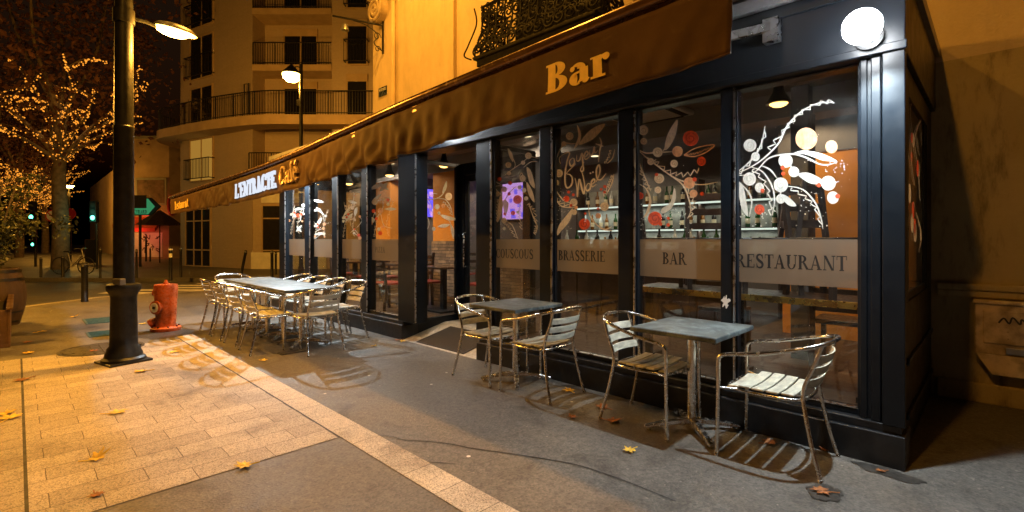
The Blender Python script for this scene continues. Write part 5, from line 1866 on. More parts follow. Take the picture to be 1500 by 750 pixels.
def proto_wood_table():
    t = thing('cafe_table', 'tmp', 'table', (0, 0, 0))
    b = MB()
    b.box(-0.33, 0.33, -0.33, 0.33, 0.71, 0.745)
    b.build('tabletop', mat('varnished table top', (0.09, 0.055, 0.035), 0.2, rvar=0.08), t, bevel=0.006)
    b = MB()
    b.box(-0.04, 0.04, -0.04, 0.04, 0.03, 0.709)
    b.box(-0.25, 0.25, -0.25, 0.25, 0, 0.03)
    b.build('pedestal', M['iron'], t, bevel=0.004)
    return t
wt = proto_wood_table()
FZ = 0.165
IT, IC = 'dark tables inside the cafe', 'wooden chairs inside the cafe'
for x, y, a, lab in ((5.0, 6.55, 0, 'dark table inside the cafe just past the entrance cheek'), (5.1, 8.0, 0, 'dark table inside behind the PIZZA window'), (4.9, 9.4, 0, 'dark table inside at the far end of the veranda'), (6.7, 8.6, 0, 'dark table deep inside near the purple screen')):
    put(wt, x, y, a, lab, IT, FZ)
for x, y, a, lab in ((5.0, 7.05, 180, 'wooden chair with red seat facing the entrance cheek'), (5.35, 6.05, 10, 'red seated wooden chair closest to the cafe door'), (5.1, 7.5, 0, 'red seated wooden chair on the near side of the PIZZA window table'),
                     (5.1, 8.5, 180, 'red seated wooden chair on the far side of the PIZZA window table'), (4.9, 8.95, 0, 'red seated wooden chair near side of the farthest veranda table'), (4.9, 9.85, 180, 'red seated wooden chair against the far glazed end'),
                     (6.7, 8.1, 0, 'red seated wooden chair below the purple screen'), (4.4, 7.3, -80, 'red seated wooden chair turned sideways close to the glass')):
    put(wr, x, y, R(a), lab, IC, FZ)
# high window table with brass edge and upturned chairs
ht = thing('high_table', 'long dark table with brass edge behind the BAR and RESTAURANT windows', 'table', (4.5, 1.5, FZ))
b = MB()
b.box(-0.28, 0.3, -0.85, 1.05, 0.70, 0.735)
b.build('tabletop', M['darkwood'], ht, bevel=0.004)
b = MB()
b.box(-0.295, -0.281, -0.855, 1.055, 0.69, 0.742)
b.build('edging', M['brass'], ht, bevel=0.002)
for y in (-0.8, 0.1, 1.0):
    b = MB()
    b.box(-0.2, 0.22, y - 0.03, y + 0.03, 0, 0.04)
    b.box(-0.03, 0.03, y - 0.03, y + 0.03, 0.04, 0.7)
    b.build('leg', M['iron'], ht, bevel=0.003)
for x, y, a, lab in ((4.5, 0.93, 150, 'wooden chair lifted on the high table, nearest the corner pier'), (4.52, 1.44, 35, 'wooden chair lifted in the middle of the high table'), (4.55, 1.9, 118, 'wooden chair lifted on the high table behind the narrow window post'), (4.52, 2.36, 200, 'wooden chair lifted at the BAR window end of the high table')):
    o = put(wc, x, y, R(a), lab, 'chairs lifted onto the high table', FZ + 0.737)
for x, y, a, lab in ((5.3, 1.0, -90, 'upright wooden chair on the room side of the high table, near the pillar'), (5.35, 2.1, -95, 'upright wooden chair on the room side of the high table, towards the bar')):
    put(wc, x, y, R(a), lab, IC, FZ)
# air conditioner, screens
ac = thing('ceiling_air_conditioner', 'white cassette air conditioner on the ceiling behind the BAR window', 'air conditioner', (5.25, 2.95, 2.88))
b = MB()
b.box(-0.42, 0.42, -0.42, 0.42, -0.06, -0.002)
b.build('panel', M['signwhite'], ac, bevel=0.015)
b = MB()
for s in (-1, 1):
    b.box(s * 0.34 - 0.04, s * 0.34 + 0.04, -0.3, 0.3, -0.064, -0.0605)
    b.box(-0.3, 0.3, s * 0.34 - 0.04, s * 0.34 + 0.04, -0.0645, -0.061)
b.build('louvre', M['iron'], ac)
def screen(x, y, z, w, h, rz, m1, m2, label):
    t = thing('wall_screen', label, 'screen', (x, y, z), rz)
    b = MB()
    b.box(-w / 2 - 0.03, w / 2 + 0.03, -0.05, 0, -h / 2 - 0.03, h / 2 + 0.03)
    b.build('frame', M['iron'], t, bevel=0.005)
    b = MB()
    b.box(-w / 2, w / 2, -0.054, -0.0505, -h / 2, h / 2)
    b.build('display', m1, t)
    b = MB()
    rs = random.Random(3)
    for k in range(16):
        a, c = rs.uniform(-w / 2, w / 2 - 0.15), rs.uniform(-h / 2, h / 2 - 0.12)
        b.box(a, a + rs.uniform(0.06, 0.16), -0.0555 - 0.0002 * k, -0.0545, c, c + rs.uniform(0.04, 0.12))
    b.build('picture_block', m2, t)
screen(7.3, 10.19, 2.26, 0.9, 0.7, 0, M['e_purple'], M['e_pink'], 'blue violet lit screen on the end wall, seen through the entrance cheek')
screen(8.29, 7.9, 2.25, 1.15, 0.85, -PI / 2, M['e_pink'], M['e_purple'], 'pink and violet lit screen on the back wall, seen through the COUSCOUS window')
def rebase(o, loc):
    for c in kids(o):
        c.location = Vector(c.location) - Vector(loc)
    o.location = loc
rebase(shop, (XP, 5.4, 0))
rebase(aw, (AX, 8.0, 0))
def point(parent, loc, e, c=SOD, r=0.08, kind='POINT', name='lamp_light', size=150, rot=(0, 0, 0)):
    l = bpy.data.lights.new(name, kind)
    l.energy = e
    l.color = c
    l.shadow_soft_size = r
    if kind == 'SPOT':
        l.spot_size = R(size)
        l.spot_blend = 0.5
    lo = bpy.data.objects.new(name, l)
    col.objects.link(lo)
    lo.parent = parent
    lo.location = loc
    lo.rotation_euler = rot
    return lo

# ------------------------------------------------------------------ lamp post with arm
def lamp_post(x, y, arm_dir, label, e):
    t = thing('street_lamp', label, 'street lamp', (x, y, 0))
    b = MB()
    b.lathe([(0.20, 0.0), (0.205, 0.03), (0.2, 0.05), (0.175, 0.07), (0.17, 0.1), (0.155, 0.13), (0.15, 0.16), (0.128, 0.19), (0.125, 0.3), (0.118, 0.72), (0.13, 0.76), (0.155, 0.8), (0.16, 0.83), (0.15, 0.86), (0.11, 0.875)], n=32)
    b.build('base', M['postpaint'], t, smooth=35)
    b = MB()
    b.box(-0.2, 0.2, -0.2, 0.2, 0.0, 0.028)
    o = b.build('base_plate', M['postpaint'], t, bevel=0.008)
    o.rotation_euler = (0, 0, 0.25)
    b = MB()
    b.lathe([(0.1, 0.87), (0.096, 1.0), (0.092, 2.55), (0.096, 2.56), (0.096, 2.6), (0.088, 2.61), (0.082, 4.0), (0.078, 7.5), (0.0, 7.55)], n=28)
    b.build('shaft', M['postpaint'], t, smooth=35)
    b = MB()
    T = Matrix.Rotation(RZ - 0.3, 4, 'Z')
    b.box(0.0, 0.12, -0.12, -0.06, 0.86, 0.93, T)
    b.build('access_box', M['greyalu'], t, bevel=0.006)
    d = Vector((arm_dir[0], arm_dir[1], 0)).normalized()
    rz = math.atan2(d.y, d.x)
    A = Matrix.Rotation(rz, 4, 'Z')
    z = 3.8
    b = MB()
    b.tube([A @ Vector(p) for p in ((0.05, 0, z + 0.02), (0.2, 0, z + 0.02), (0.3, 0, z))], 0.02, 8)
    b.lathe([(0.1, z - 0.06), (0.1, z + 0.09)], n=20)
    b.build('arm', M['postpaint'], t, smooth=40)
    # cobra head: shallow shell above, glass bowl beneath
    h = MB()
    n = 20
    rows = [(1.0, 0.0), (0.97, 0.03), (0.8, 0.075), (0.45, 0.1), (0.0, 0.108)]
    vs = []
    for rr, zz in rows:
        for k in range(n):
            a = 2 * PI * k / n
            vs.append(A @ Vector((0.48 + 0.22 * rr * math.cos(a), 0.11 * rr * math.sin(a), z + 0.01 - 0.07 * (0.48 + 0.22 * rr * math.cos(a) - 0.3) + zz * 0.8)))
    fs = [(i * n + k, i * n + (k + 1) % n, (i + 1) * n + (k + 1) % n, (i + 1) * n + k) for i in range(len(rows) - 1) for k in range(n)]
    h.add(vs, fs)
    h.build('head', M['greyalu'], t, smooth=60)
    h = MB()
    vs = []
    for rr, zz in ((0.92, 0.0), (0.86, -0.035), (0.6, -0.065), (0.0, -0.08)):
        for k in range(n):
            a = 2 * PI * k / n
            vs.append(A @ Vector((0.45 + 0.18 * rr * math.cos(a), 0.1 * rr * math.sin(a), z + 0.005 - 0.07 * (0.45 + 0.18 * rr * math.cos(a) - 0.3) + zz * 0.8)))
    h.add(vs, [(i * n + k, i * n + (k + 1) % n, (i + 1) * n + (k + 1) % n, (i + 1) * n + k) for i in range(3) for k in range(n)])
    h.build('lamp_bowl', M['e_sodium'], t, smooth=60)
    p = A @ Vector((0.5, 0, z - 0.2))
    point(t, p, e, r=0.07)
    return t
lamp_post(0.83, 6.86, (1.0, 0.0), 'tall dark lamp post with lit sodium head beside the granite paving', 225)

# ------------------------------------------------------------------ hydrant
hx, hy = G(243, 484)
hy_ = thing('fire_hydrant', 'red fire hydrant with capped outlets between lamp post and long tables', 'hydrant', (hx, hy, 0), RZ)
b = MB()
b.lathe([(0.19, 0.0), (0.195, 0.02), (0.195, 0.05), (0.18, 0.06), (0.13, 0.07), (0.128, 0.1), (0.135, 0.3), (0.15, 0.6), (0.152, 0.66), (0.145, 0.685), (0.1, 0.692), (0, 0.694)], n=30)
b.lathe([(0.03, 0.69), (0.03, 0.72), (0.018, 0.725), (0.018, 0.75), (0, 0.752)], n=10)
b.build('body', M['hydrant'], hy_, smooth=35)
b = MB()
for k in range(8):
    a = 2 * PI * k / 8
    b.lathe([(0.014, 0.058), (0.014, 0.078), (0, 0.08)], (0.163 * math.cos(a), 0.163 * math.sin(a), 0), 6)
b.build('flange_bolts', M['iron'], hy_)
def outlet(a, z, r, l, name, ringm=None, tilt=0.0):
    T = Matrix.Translation((0, 0, z)) @ Matrix.Rotation(a, 4, 'Z') @ Matrix.Rotation(PI / 2 + tilt, 4, 'Y')
    b = MB()
    b.lathe([(r, 0.1), (r, 0.1 + l * 0.6), (r * 1.15, 0.1 + l * 0.62), (r * 1.15, 0.1 + l), (r * 0.9, 0.104 + l), (0, 0.105 + l)], (0, 0, 0), 20, T)
    o = b.build(name, M['hydrant'], hy_, smooth=35)
    if ringm:
        b = MB()
        b.lathe([(r * 0.82, 0.107 + l), (r * 0.82, 0.112 + l), (r * 0.5, 0.112 + l), (r * 0.5, 0.107 + l)], (0, 0, 0), 20, T)
        b.build('white_ring', ringm, o)
        b = MB()
        b.lathe([(0.018, 0.105 + l), (0.018, 0.128 + l), (0, 0.13 + l)], (0, 0, 0), 6, T)
        b.build('cap_nut', M['iron'], o)
outlet(-PI / 2 - 0.25, 0.36, 0.085, 0.075, 'outlet_cap', M['ringwhite'])
outlet(PI + 0.1, 0.56, 0.04, 0.07, 'outlet_cap', None)
outlet(-PI + 0.35, 0.22, 0.055, 0.13, 'outlet_cap', None, 0.5)
outlet(PI - 0.3, 0.42, 0.05, 0.05, 'outlet_cap', None)

# ------------------------------------------------------------------ barrel, planter, shrub
bx, by = -0.24, 11.2
bar = thing('barrel', 'old oak barrel with dark iron hoops standing beside the rusty planter', 'barrel', (bx, by, 0))
b = MB()
prof = [(0.27, 0), (0.31, 0.15), (0.345, 0.32), (0.355, 0.46), (0.345, 0.6), (0.31, 0.77), (0.275, 0.9), (0.255, 0.9), (0.25, 0.85), (0, 0.85)]
b.lathe(prof, n=32)
b.build('staves', M['barrelwood'], bar, smooth=40)
for z, r in ((0.05, 0.289), (0.2, 0.325), (0.7, 0.33), (0.83, 0.301)):
    b = MB()
    b.lathe([(r - 0.006, z), (r + 0.001, z), (r - 0.004 + 0.004 * (1 if z < 0.4 else -1), z + 0.045), (r - 0.014, z + 0.045)], n=32)
    b.build('hoop', M['iron'], bar, smooth=40)
pl = thing('planter_box', 'long rusty steel planter box at the left edge of the pavement', 'planter', (-0.42, 9.85, 0))
b = MB()
b.box(-0.36, 0.36, -1.05, 1.05, 0, 0.05)
for (x0, x1, y0, y1) in ((0.33, 0.36, -1.05, 1.05), (-0.36, -0.33, -1.05, 1.05), (-0.33, 0.33, -1.05, -1.02), (-0.33, 0.33, 1.02, 1.05)):
    b.box(x0, x1, y0, y1, 0.05, 0.47)
b.build('walls', M['rust'], pl, bevel=0.005)
b = MB()
b.box(0.355, 0.385, -1.07, 1.07, 0.47, 0.5)
b.box(-0.385, -0.325, -1.07, 1.07, 0.47, 0.5)
b.box(0.32, 0.3545, -1.07, 1.07, 0.47, 0.499)
b.build('rim', M['rust'], pl, bevel=0.004)
b = MB()
b.box(-0.33, 0.33, -1.02, 1.02, 0.05, 0.4)
b.build('soil', mat('dark soil', (0.03, 0.022, 0.015), 0.95, bump=0.6), pl)
def leafcloud(center, rad, n, size, seed, squash=1.0, keep=None, quads=True):
    rs = random.Random(seed)
    vs, fs = [], []
    clumps = [Vector((rs.gauss(0, 0.5), rs.gauss(0, 0.5), rs.gauss(0, 0.5))) for _ in range(max(6, n // 60))]
    for _ in range(n):
        c = rs.choice(clumps)
        p = Vector((c.x + rs.gauss(0, 0.16), c.y + rs.gauss(0, 0.16), c.z + rs.gauss(0, 0.14)))
        p = Vector((center[0] + p.x * rad[0], center[1] + p.y * rad[1], center[2] + p.z * rad[2]))
        if keep and not keep(p):
            continue
        d = Vector((rs.gauss(0, 1), rs.gauss(0, 1), rs.gauss(0, 1) - 0.3)).normalized()
        w = d.orthogonal().normalized()
        w = (Matrix.Rotation(rs.uniform(0, 6.28), 3, d) @ w)
        s = size * rs.uniform(0.6, 1.3)
        q = p + d * s
        m = p + d * s * 0.5
        nn = d.cross(w) * s * 0.12
        o = len(vs)
        vs += [p, m + w * s * 0.3 + nn, q, m - w * s * 0.3 + nn]
        fs.append((o, o + 1, o + 2, o + 3))
    return vs, fs
shr = thing('shrub', 'leafy evergreen shrub growing above the oak barrel at the left edge', 'shrub', (bx - 0.1, by + 0.1, 0.85))
b = MB()
rs = random.Random(4)
for k in range(9):
    a = rs.uniform(0, 6.28)
    b.tube(spline([(0.05 * math.cos(a), 0.05 * math.sin(a), 0), (0.15 * math.cos(a), 0.15 * math.sin(a), 0.5), (0.38 * math.cos(a), 0.38 * math.sin(a), rs.uniform(0.9, 1.5))], 5), 0.012, 5)
b.build('stem', M['bark'], shr, smooth=50)
b = MB()
b.add(*leafcloud((0.0, 0, 0.75), (0.55, 0.55, 0.7), 3000, 0.085, 9))
b.build('foliage', M['leafgreen'], shr)
pln = thing('shrub', 'low dark plants growing in the rusty planter box', 'shrub', (-0.45, 9.9, 0.4))
b = MB()
b.add(*leafcloud((-0.08, 0.35, 0.1), (0.2, 0.5, 0.14), 420, 0.08, 19, keep=lambda p: p.x < 0.22))
b.build('foliage', M['leafgreen'], pln)

# ------------------------------------------------------------------ bollards and posts
def bollard(px, py, h, r, label, kind='plain', lean=0.0, z=0.0):
    x, y = G(px, py, z)
    t = thing('bollard', label, 'bollard', (x, y, z), RZ, 'posts along the crossroads kerbs')
    b = MB()
    b.lathe([(r * 1.1, 0), (r * 1.1, 0.04), (r, 0.05), (r, h * 0.86), (r * 1.15, h * 0.87), (r * 1.15, h * 0.9), (r, h * 0.91), (r, h * 0.97), (r * 0.7, h), (0, h * 1.005)], n=16)
    b.build('post', M['iron'], t, smooth=40)
    if kind == 'white':
        b = MB()
        b.lathe([(r * 1.03, h * 0.7), (r * 1.03, h * 0.82)], n=16)
        b.lathe([(r * 1.17, h * 0.92), (r * 1.17, h * 0.965)], n=16)
        b.build('white_band', M['signwhite'], t, smooth=40)
    else:
        b = MB()
        b.lathe([(r * 1.03, h * 0.93), (r * 1.03, h * 0.955)], n=16)
        b.build('band', M['greyalu'], t, smooth=40)
    if lean:
        t.rotation_euler = (0, lean, RZ)
bollard(124, 442, 0.86, 0.06, 'thick black bollard on the near kerb left of the lamp post')
bollard(147, 407, 1.05, 0.035, 'slim dark post across the road, just left of the lamp post', z=0)
bollard(200, 407, 1.0, 0.035, 'slim dark post across the road, just right of the lamp post')
bollard(250, 411, 1.08, 0.05, 'black post with white top band behind the red hydrant', 'white')
bollard(265, 406, 1.08, 0.04, 'slim post right of the white banded one in front of the shop window')
bollard(353, 403, 0.95, 0.05, 'black post leaning to the right in front of the white wall base', lean=0.2)
bollard(398.5, 406, 0.95, 0.05, 'black post nearest the far end of the cafe glass')
bollard(404, 402, 0.85, 0.04, 'black post just behind another, at the far end of the cafe glass')
bollard(60, 406, 0.7, 0.04, 'short post across the road right of the barrel')
bollard(92, 406, 0.75, 0.045, 'short post across the road beside the parked bicycle')
bollard(214, 383, 1.4, 0.05, 'tall dark post far behind, in front of the graffiti shutter')
bollard(220, 383, 0.8, 0.045, 'short dark post far behind, next to the tall one')

# ------------------------------------------------------------------ flats across the crossroads
D0 = 22.2
fx0 = (370 - 750) / FL * D0
fp = RD(fx0, D0)
fl = thing('apartment_building', 'curved block of flats with balconies across the crossroads', 'building', (fp.x, fp.y, 0), RZ)
FM = M['facing']
e1 = Vector((-0.8775, 0.4797, 0))
n1 = Vector((-0.4797, -0.8775, 0))
def left_path(off, x_end=9.0, wrap=True):
    pts = [Vector((x_end, -off, 0)), Vector((0.0, -off, 0)) + Vector((-0.26, 0, 0)) * off]
    for L_ in (1.5, 3.0, 4.6, 5.6):
        pts.append(e1 * L_ + n1 * off)
    c = e1 * 5.6 - n1 * 1.3
    a0 = math.atan2(n1.y, n1.x)
    for k in range(1, 8):
        a = a0 - R(15) * k
        pts.append(c + Vector((math.cos(a), math.sin(a), 0)) * (1.3 + off))
    if wrap:
        a = a0 - R(105)
        pts.append(pts[-1] + Vector((0.1, 1, 0)) * 6)
    return pts
def smooth_path(off, x_end=9.0):
    base = left_path(off, x_end)
    ctl = [Vector((x_end, -off, 0)), Vector((3.2, -off, 0)), Vector((0.9, -off, 0)), e1 * 1.3 + n1 * (off - 0.1), e1 * 3.0 + n1 * off, e1 * 4.6 + n1 * off] + base[5:]
    return spline(ctl, 5)
def band_mesh(off0, off1, z0, z1, x_end=9.0):
    A, B = smooth_path(off0, x_end), smooth_path(off1, x_end)
    n = len(A)
    vs = [(p.x, p.y, z) for (P_2, z) in ((A, z0), (B, z0), (B, z1), (A, z1)) for p in P_2]
    fs = []
    for i in range(n - 1):
        for q in range(4):
            w = (q + 1) % 4
            fs.append((q * n + i, q * n + i + 1, w * n + i + 1, w * n + i))
    fs += [(0, n, 2 * n, 3 * n), (n - 1, 2 * n - 1, 3 * n - 1, 4 * n - 1)]
    return vs, fs
FLOORS = [4.2, 6.75, 9.25, 11.8, 14.4]
# main walls: left wing follows the curve, right wing is set back behind loggias
b = MB()
A = left_path(0.0)
core = [(p.x, p.y) for p in A[1:]]
poly = [(0.0, 0.0)] + core[1:] + [(3.0, 10.0), (0.0, 5.0)]
b.prism(poly, 0, 17)
b.build('wall', FM, fl)
b = MB()
b.box(0.003, 3.6, 1.1, 5, 4.0, 17)
b.box(3.6, 10, 0.0, 5, 3.9, 17)
b.box(0.003, 10, 0.02, 5, 0.0, 3.9)
b.build('wall', FM, fl)
b = MB()
b.box(-0.05, 3.35, -0.05, 0.02 - 0.002, 0.001, 0.75)
b.build('white_base', M['whiteplinth'], fl)
for i, z in enumerate(FLOORS):
    if i == 1:
        b = MB()
        b.add(*band_mesh(0.004, 1.0, z - 0.42, z))
        b.build('balcony_slab', M['stucco3'], fl)
    elif i > 1:
        b = MB()
        b.box(0.006, 3.597, -0.06, 1.09, z - 0.28, z)
        b.build('balcony_slab', M['stucco3'], fl)
    else:
        b = MB()
        b.box(0.006, 3.597, -0.4, 1.09, z - 0.3, z)
        b.build('balcony_slab', M['stucco3'], fl)
def railing(path, z, h=1.0, gap=0.11):
    b = MB()
    b.tube([(p[0], p[1], z + h) for p in path], 0.028, 5)
    b.tube([(p[0], p[1], z + 0.1) for p in path], 0.02, 5)
    k = 0
    for i in range(len(path) - 1):
        p, q = Vector((path[i][0], path[i][1], 0)), Vector((path[i + 1][0], path[i + 1][1], 0))
        n = max(1, int((q - p).length / gap))
        for j in range(n):
            c = p + (q - p) * (j / n)
            w = 0.02 if k % 9 == 0 else 0.009
            b.box(c.x - w, c.x + w, c.y - w, c.y + w, z + 0.02, z + h)
            k += 1
    return b.build('railing', M['iron'], fl)
railing([(p.x, p.y) for p in smooth_path(0.92)], 6.75, 1.05)
for z in FLOORS[2:]:
    railing([(0.03, -0.02), (3.57, -0.02)], z)
railing([(0.03, -0.36), (3.57, -0.36)], FLOORS[0])
def opening(T, w, z0, z1, glassm, rail=False, mull=1, rows=0, framem=None, shutter=False):
    fr = MB()
    fm = framem or M['stucco3']
    for (x0, x1, za, zb_) in ((-w / 2 - 0.06, -w / 2, z0, z1), (w / 2, w / 2 + 0.06, z0, z1), (-w / 2 - 0.06, w / 2 + 0.06, z1, z1 + 0.08), (-w / 2 - 0.1, w / 2 + 0.1, z0 - 0.06, z0)):
        fr.box(x0, x1, -0.06, 0.0, za, zb_, T)
    for k in range(1, mull + 1):
        x = -w / 2 + w * k / (mull + 1)
        fr.box(x - 0.03, x + 0.03, -0.045, 0, z0, z1, T)
    for k in range(1, rows + 1):
        zz = z0 + (z1 - z0) * (0.28 if k == 1 else 0.8)
        fr.box(-w / 2, w / 2, -0.042, 0, zz - 0.03, zz + 0.03, T)
    o = fr.build('window', fm, fl)
    g = MB()
    g.box(-w / 2, w / 2, -0.02, -0.005, z0, z1, T)
    g.build('pane', glassm, o)
    if shutter:
        s = MB()
        s.box(-w / 2 - 0.06, w / 2 + 0.06, -0.1, -0.062, z1 - 0.28, z1 + 0.05, T)
        s.build('shutter_box', fm, o)
    if rail:
        r = MB()
        for zz in (z0 + 0.05, z0 + 1.0):
            r.box(-w / 2 - 0.12, w / 2 + 0.12, -0.3, -0.26, zz, zz + 0.04, T)
            for s in (-1, 1):
                r.box(s * (w / 2 + 0.1) - 0.02, s * (w / 2 + 0.1) + 0.02, -0.26, 0, zz, zz + 0.04, T)
        n = int(w / 0.11)
        for k in range(n + 1):
            x = -w / 2 - 0.1 + (w + 0.2) * k / n
            r.box(x - 0.01, x + 0.01, -0.29, -0.27, z0 + 0.05, z0 + 1.0, T)
        r.build('railing', M['iron'], o)
def TL(L_, off=0.0):
    p = e1 * L_ + n1 * off
    return Matrix.Translation(p) @ Matrix(((-e1.x, -n1.x, 0, 0), (-e1.y, -n1.y, 0, 0), (0, 0, 1, 0), (0, 0, 0, 1)))
for i, z in enumerate(FLOORS[:5]):
    glassm = M['e_window'] if i == 0 else M['darkglass']
    opening(TL(4.0), 1.9 if i != 1 else 1.8, z + (0.05 if i != 1 else 0.05), z + 2.05, glassm, rail=(i != 1), mull=1)
    if i > 0:
        opening(Matrix.Translation((1.72, 1.098, 0)), 1.5, z + 0.02, z + 2.0, M['darkglass'], mull=1, shutter=True)
    if i > 0:
        opening(Matrix.Translation((4.75, -0.002, 0)), 0.85, z + 0.03, z + 2.0, M['darkglass'], rail=(i != 1), mull=0, shutter=True)
opening(TL(4.3), 2.1, 0.05, 2.8, M['shopglass'], mull=2, rows=2, framem=M['stucco3'])
opening(Matrix.Translation((0.95, 0.018, 0)), 0.95, 0.05, 2.85, M['shopglass'], mull=0, rows=2, framem=M['stucco3'])
opening(Matrix.Translation((2.4, 0.018, 0)), 0.95, 0.05, 2.85, M['shopglass'], mull=0, rows=2, framem=M['stucco3'])
b = MB()
b.box(0.4, 2.9, -0.03, 0.017, 3.0, 3.45)
b.build('tile_panel', M['whiteplinth'], fl)
b = MB()
b.tube([(-0.35, -0.05, 7.0), (-0.35, -0.05, 8.35), (-0.15, -0.05, 8.4), (-0.15, -0.05, 7.0)], 0.03, 6)
b.build('vent_pipe', M['iron'], fl)

# ------------------------------------------------------------------ corner lantern behind the awning
cp = DP(441, 350, 16.0)
cl = thing('corner_lantern', 'lit street lantern with conical hood on a pole in front of the flats', 'street lamp', (cp.x, cp.y, 0), RZ)
hz = DP(427, 110, 16.0).z
b = MB()
b.lathe([(0.1, 0), (0.09, 0.4), (0.065, 0.5), (0.055, hz + 0.35), (0, hz + 0.36)], n=14)
b.build('pole', M['postpaint'], cl, smooth=40)
b = MB()
b.tube([(-0.02, 0, hz + 0.25), (-0.15, 0, hz + 0.28), (-0.31, 0, hz + 0.2)], 0.02, 6)
b.box(-0.12, 0.0, -0.05, 0.05, hz - 1.0, hz - 0.8)
b.build('arm', M['postpaint'], cl)
b = MB()
b.lathe([(0.32, hz + 0.02), (0.3, hz + 0.06), (0.04, hz + 0.34), (0, hz + 0.36)], (-0.31, 0, 0), 20)
b.build('hood', M['postpaint'], cl, smooth=30)
b = MB()
b.lathe([(0.28, hz + 0.015), (0.26, hz - 0.1), (0.16, hz - 0.2), (0, hz - 0.23)], (-0.31, 0, 0), 20)
b.build('lamp_glass', M['e_sodium'], cl, smooth=60)
point(cl, (-0.31, 0, hz - 0.35), 380, r=0.12)

# ------------------------------------------------------------------ far left: avenue houses, shop, signs
gp = RD((196 - 750) / FL * 34, 34)
ho = thing('gabled_house', 'ochre corner house with poster and red shop awning far behind the lamp post', 'building', (gp.x, gp.y, 0), RZ)
b = MB()
b.prism([(-0.1, 0.0), (2.45, 0.0), (5.5, 3.5), (5.5, 9), (-0.1, 9)], 0, 8.3)
b.build('wall', M['stucco3'], ho)
b = MB()
b.box(-0.6, 3.0, -0.1, 9, 8.302, 8.5)
b.build('roof_edge', M['stucco2'], ho)
b = MB()
b.box(0.15, 2.3, -0.06, -0.002, 3.7, 5.6)
o = b.build('poster_frame', M['stucco2'], ho)
b = MB()
b.box(0.28, 2.15, -0.075, -0.0605, 3.85, 5.45)
b.build('poster', mat('faded poster', (0.14, 0.08, 0.05), 0.7, var=0.6, scale=2.5), o)
b = MB()
b.add([(-0.1, -0.002, 2.9), (2.2, -0.002, 2.9), (2.2, -1.0, 2.1), (-0.1, -1.0, 2.1), (-0.1, -0.002, 2.85), (2.2, -0.002, 2.85), (2.2, -1.0, 1.85), (-0.1, -1.0, 1.85)], [(0, 1, 2, 3), (4, 7, 6, 5), (3, 2, 6, 7), (0, 3, 7, 4), (1, 5, 6, 2)])
b.build('awning', M['redcloth'], ho)
b = MB()
b.box(0.0, 2.0, -0.03, -0.002, 0.1, 1.8)
sh_ = b.build('shutter', M['signwhite'], ho)
b = MB()
rs = random.Random(2)
for k in range(16):
    x, z = rs.uniform(0.1, 1.7), rs.uniform(0.4, 1.6)
    for q in ribbon([(x, z), (x + rs.uniform(0, 0.3), z + rs.uniform(-0.2, 0.2)), (x + rs.uniform(-0.1, 0.3), z + rs.uniform(-0.3, 0.3))], 0.06, 4):
        b.add([(p[0], -0.0315 - k * 0.0004, p[1]) for p in q], [(0, 1, 2, 3)])
b.build('scribble', M['browncloth'], sh_)
b = MB()
b.box(0.7, 2.4, -0.35, -0.28, 2.95, 3.12)
b.build('neon_strip', M['e_redneon'], ho)
b = MB()
b.lathe([(0.0, -0.05), (0.4, -0.05), (0.4, 0.05), (0, 0.05)], (0, 0, 0), 18, Matrix.Translation((2.9, -0.4, 3.7)) @ Matrix.Rotation(PI / 2, 4, 'Y') @ Matrix.Diagonal((1.8, 1, 1, 1)))
b.build('oval_sign', M['signred'], ho)
point(ho, (1.0, -1.6, 1.7), 34, c=(1.0, 0.14, 0.07), r=0.2)
rp2 = RD((140 - 750) / FL * 50, 50)
ro = thing('terraced_house', 'dim ochre house front receding along the avenue behind the traffic light', 'building', (gp.x, gp.y, 0), RZ)
b = MB()
qx, qy = (132 - 750) / FL * 58 - (196 - 750) / FL * 34, 24.0
b.prism([(-0.12, 0.3), (qx, qy), (qx + 6, qy + 2), (-0.12, 8)], 0, 7.4)
b.build('wall', M['stucco3'], ro)
dv = Vector((qx + 0.12, qy - 0.3, 0))
Lr = dv.length
dv.normalize()
TR = Matrix.Translation((-0.12, 0.3, 0)) @ Matrix(((dv.x, dv.y, 0, 0), (dv.y, -dv.x, 0, 0), (0, 0, 1, 0), (0, 0, 0, 1)))
for k in range(6):
    for z0 in (3.4, 5.6):
        b = MB()
        x = 1.5 + k * 3.9
        b.box(x, x + 1.1, 0.004, 0.05, z0, z0 + 1.5, TR)
        b.build('window', M['darkglass'], ro)
b = MB()
for k in range(3):
    x = 0.8 + k * 4.5
    b.box(x, x + 3.2, 0.0, 1.3, 2.35, 2.7, TR)
b.build('shop_awning', M['redcloth'], ro)
b = MB()
for k in range(3):
    x = 0.9 + k * 4.5
    b.box(x, x + 2.8, 0.003, 0.06, 0.3, 2.2, TR)
b.build('shop_window', M['shopglass'], ro)
b = MB()
b.box(2.6, 2.75, 0.1, 1.0, 3.1, 4.3, TR)
b.box(2.55, 2.8, 0.05, 1.05, 4.3, 4.4, TR)
b.build('hanging_sign', M['signwhite'], ro)
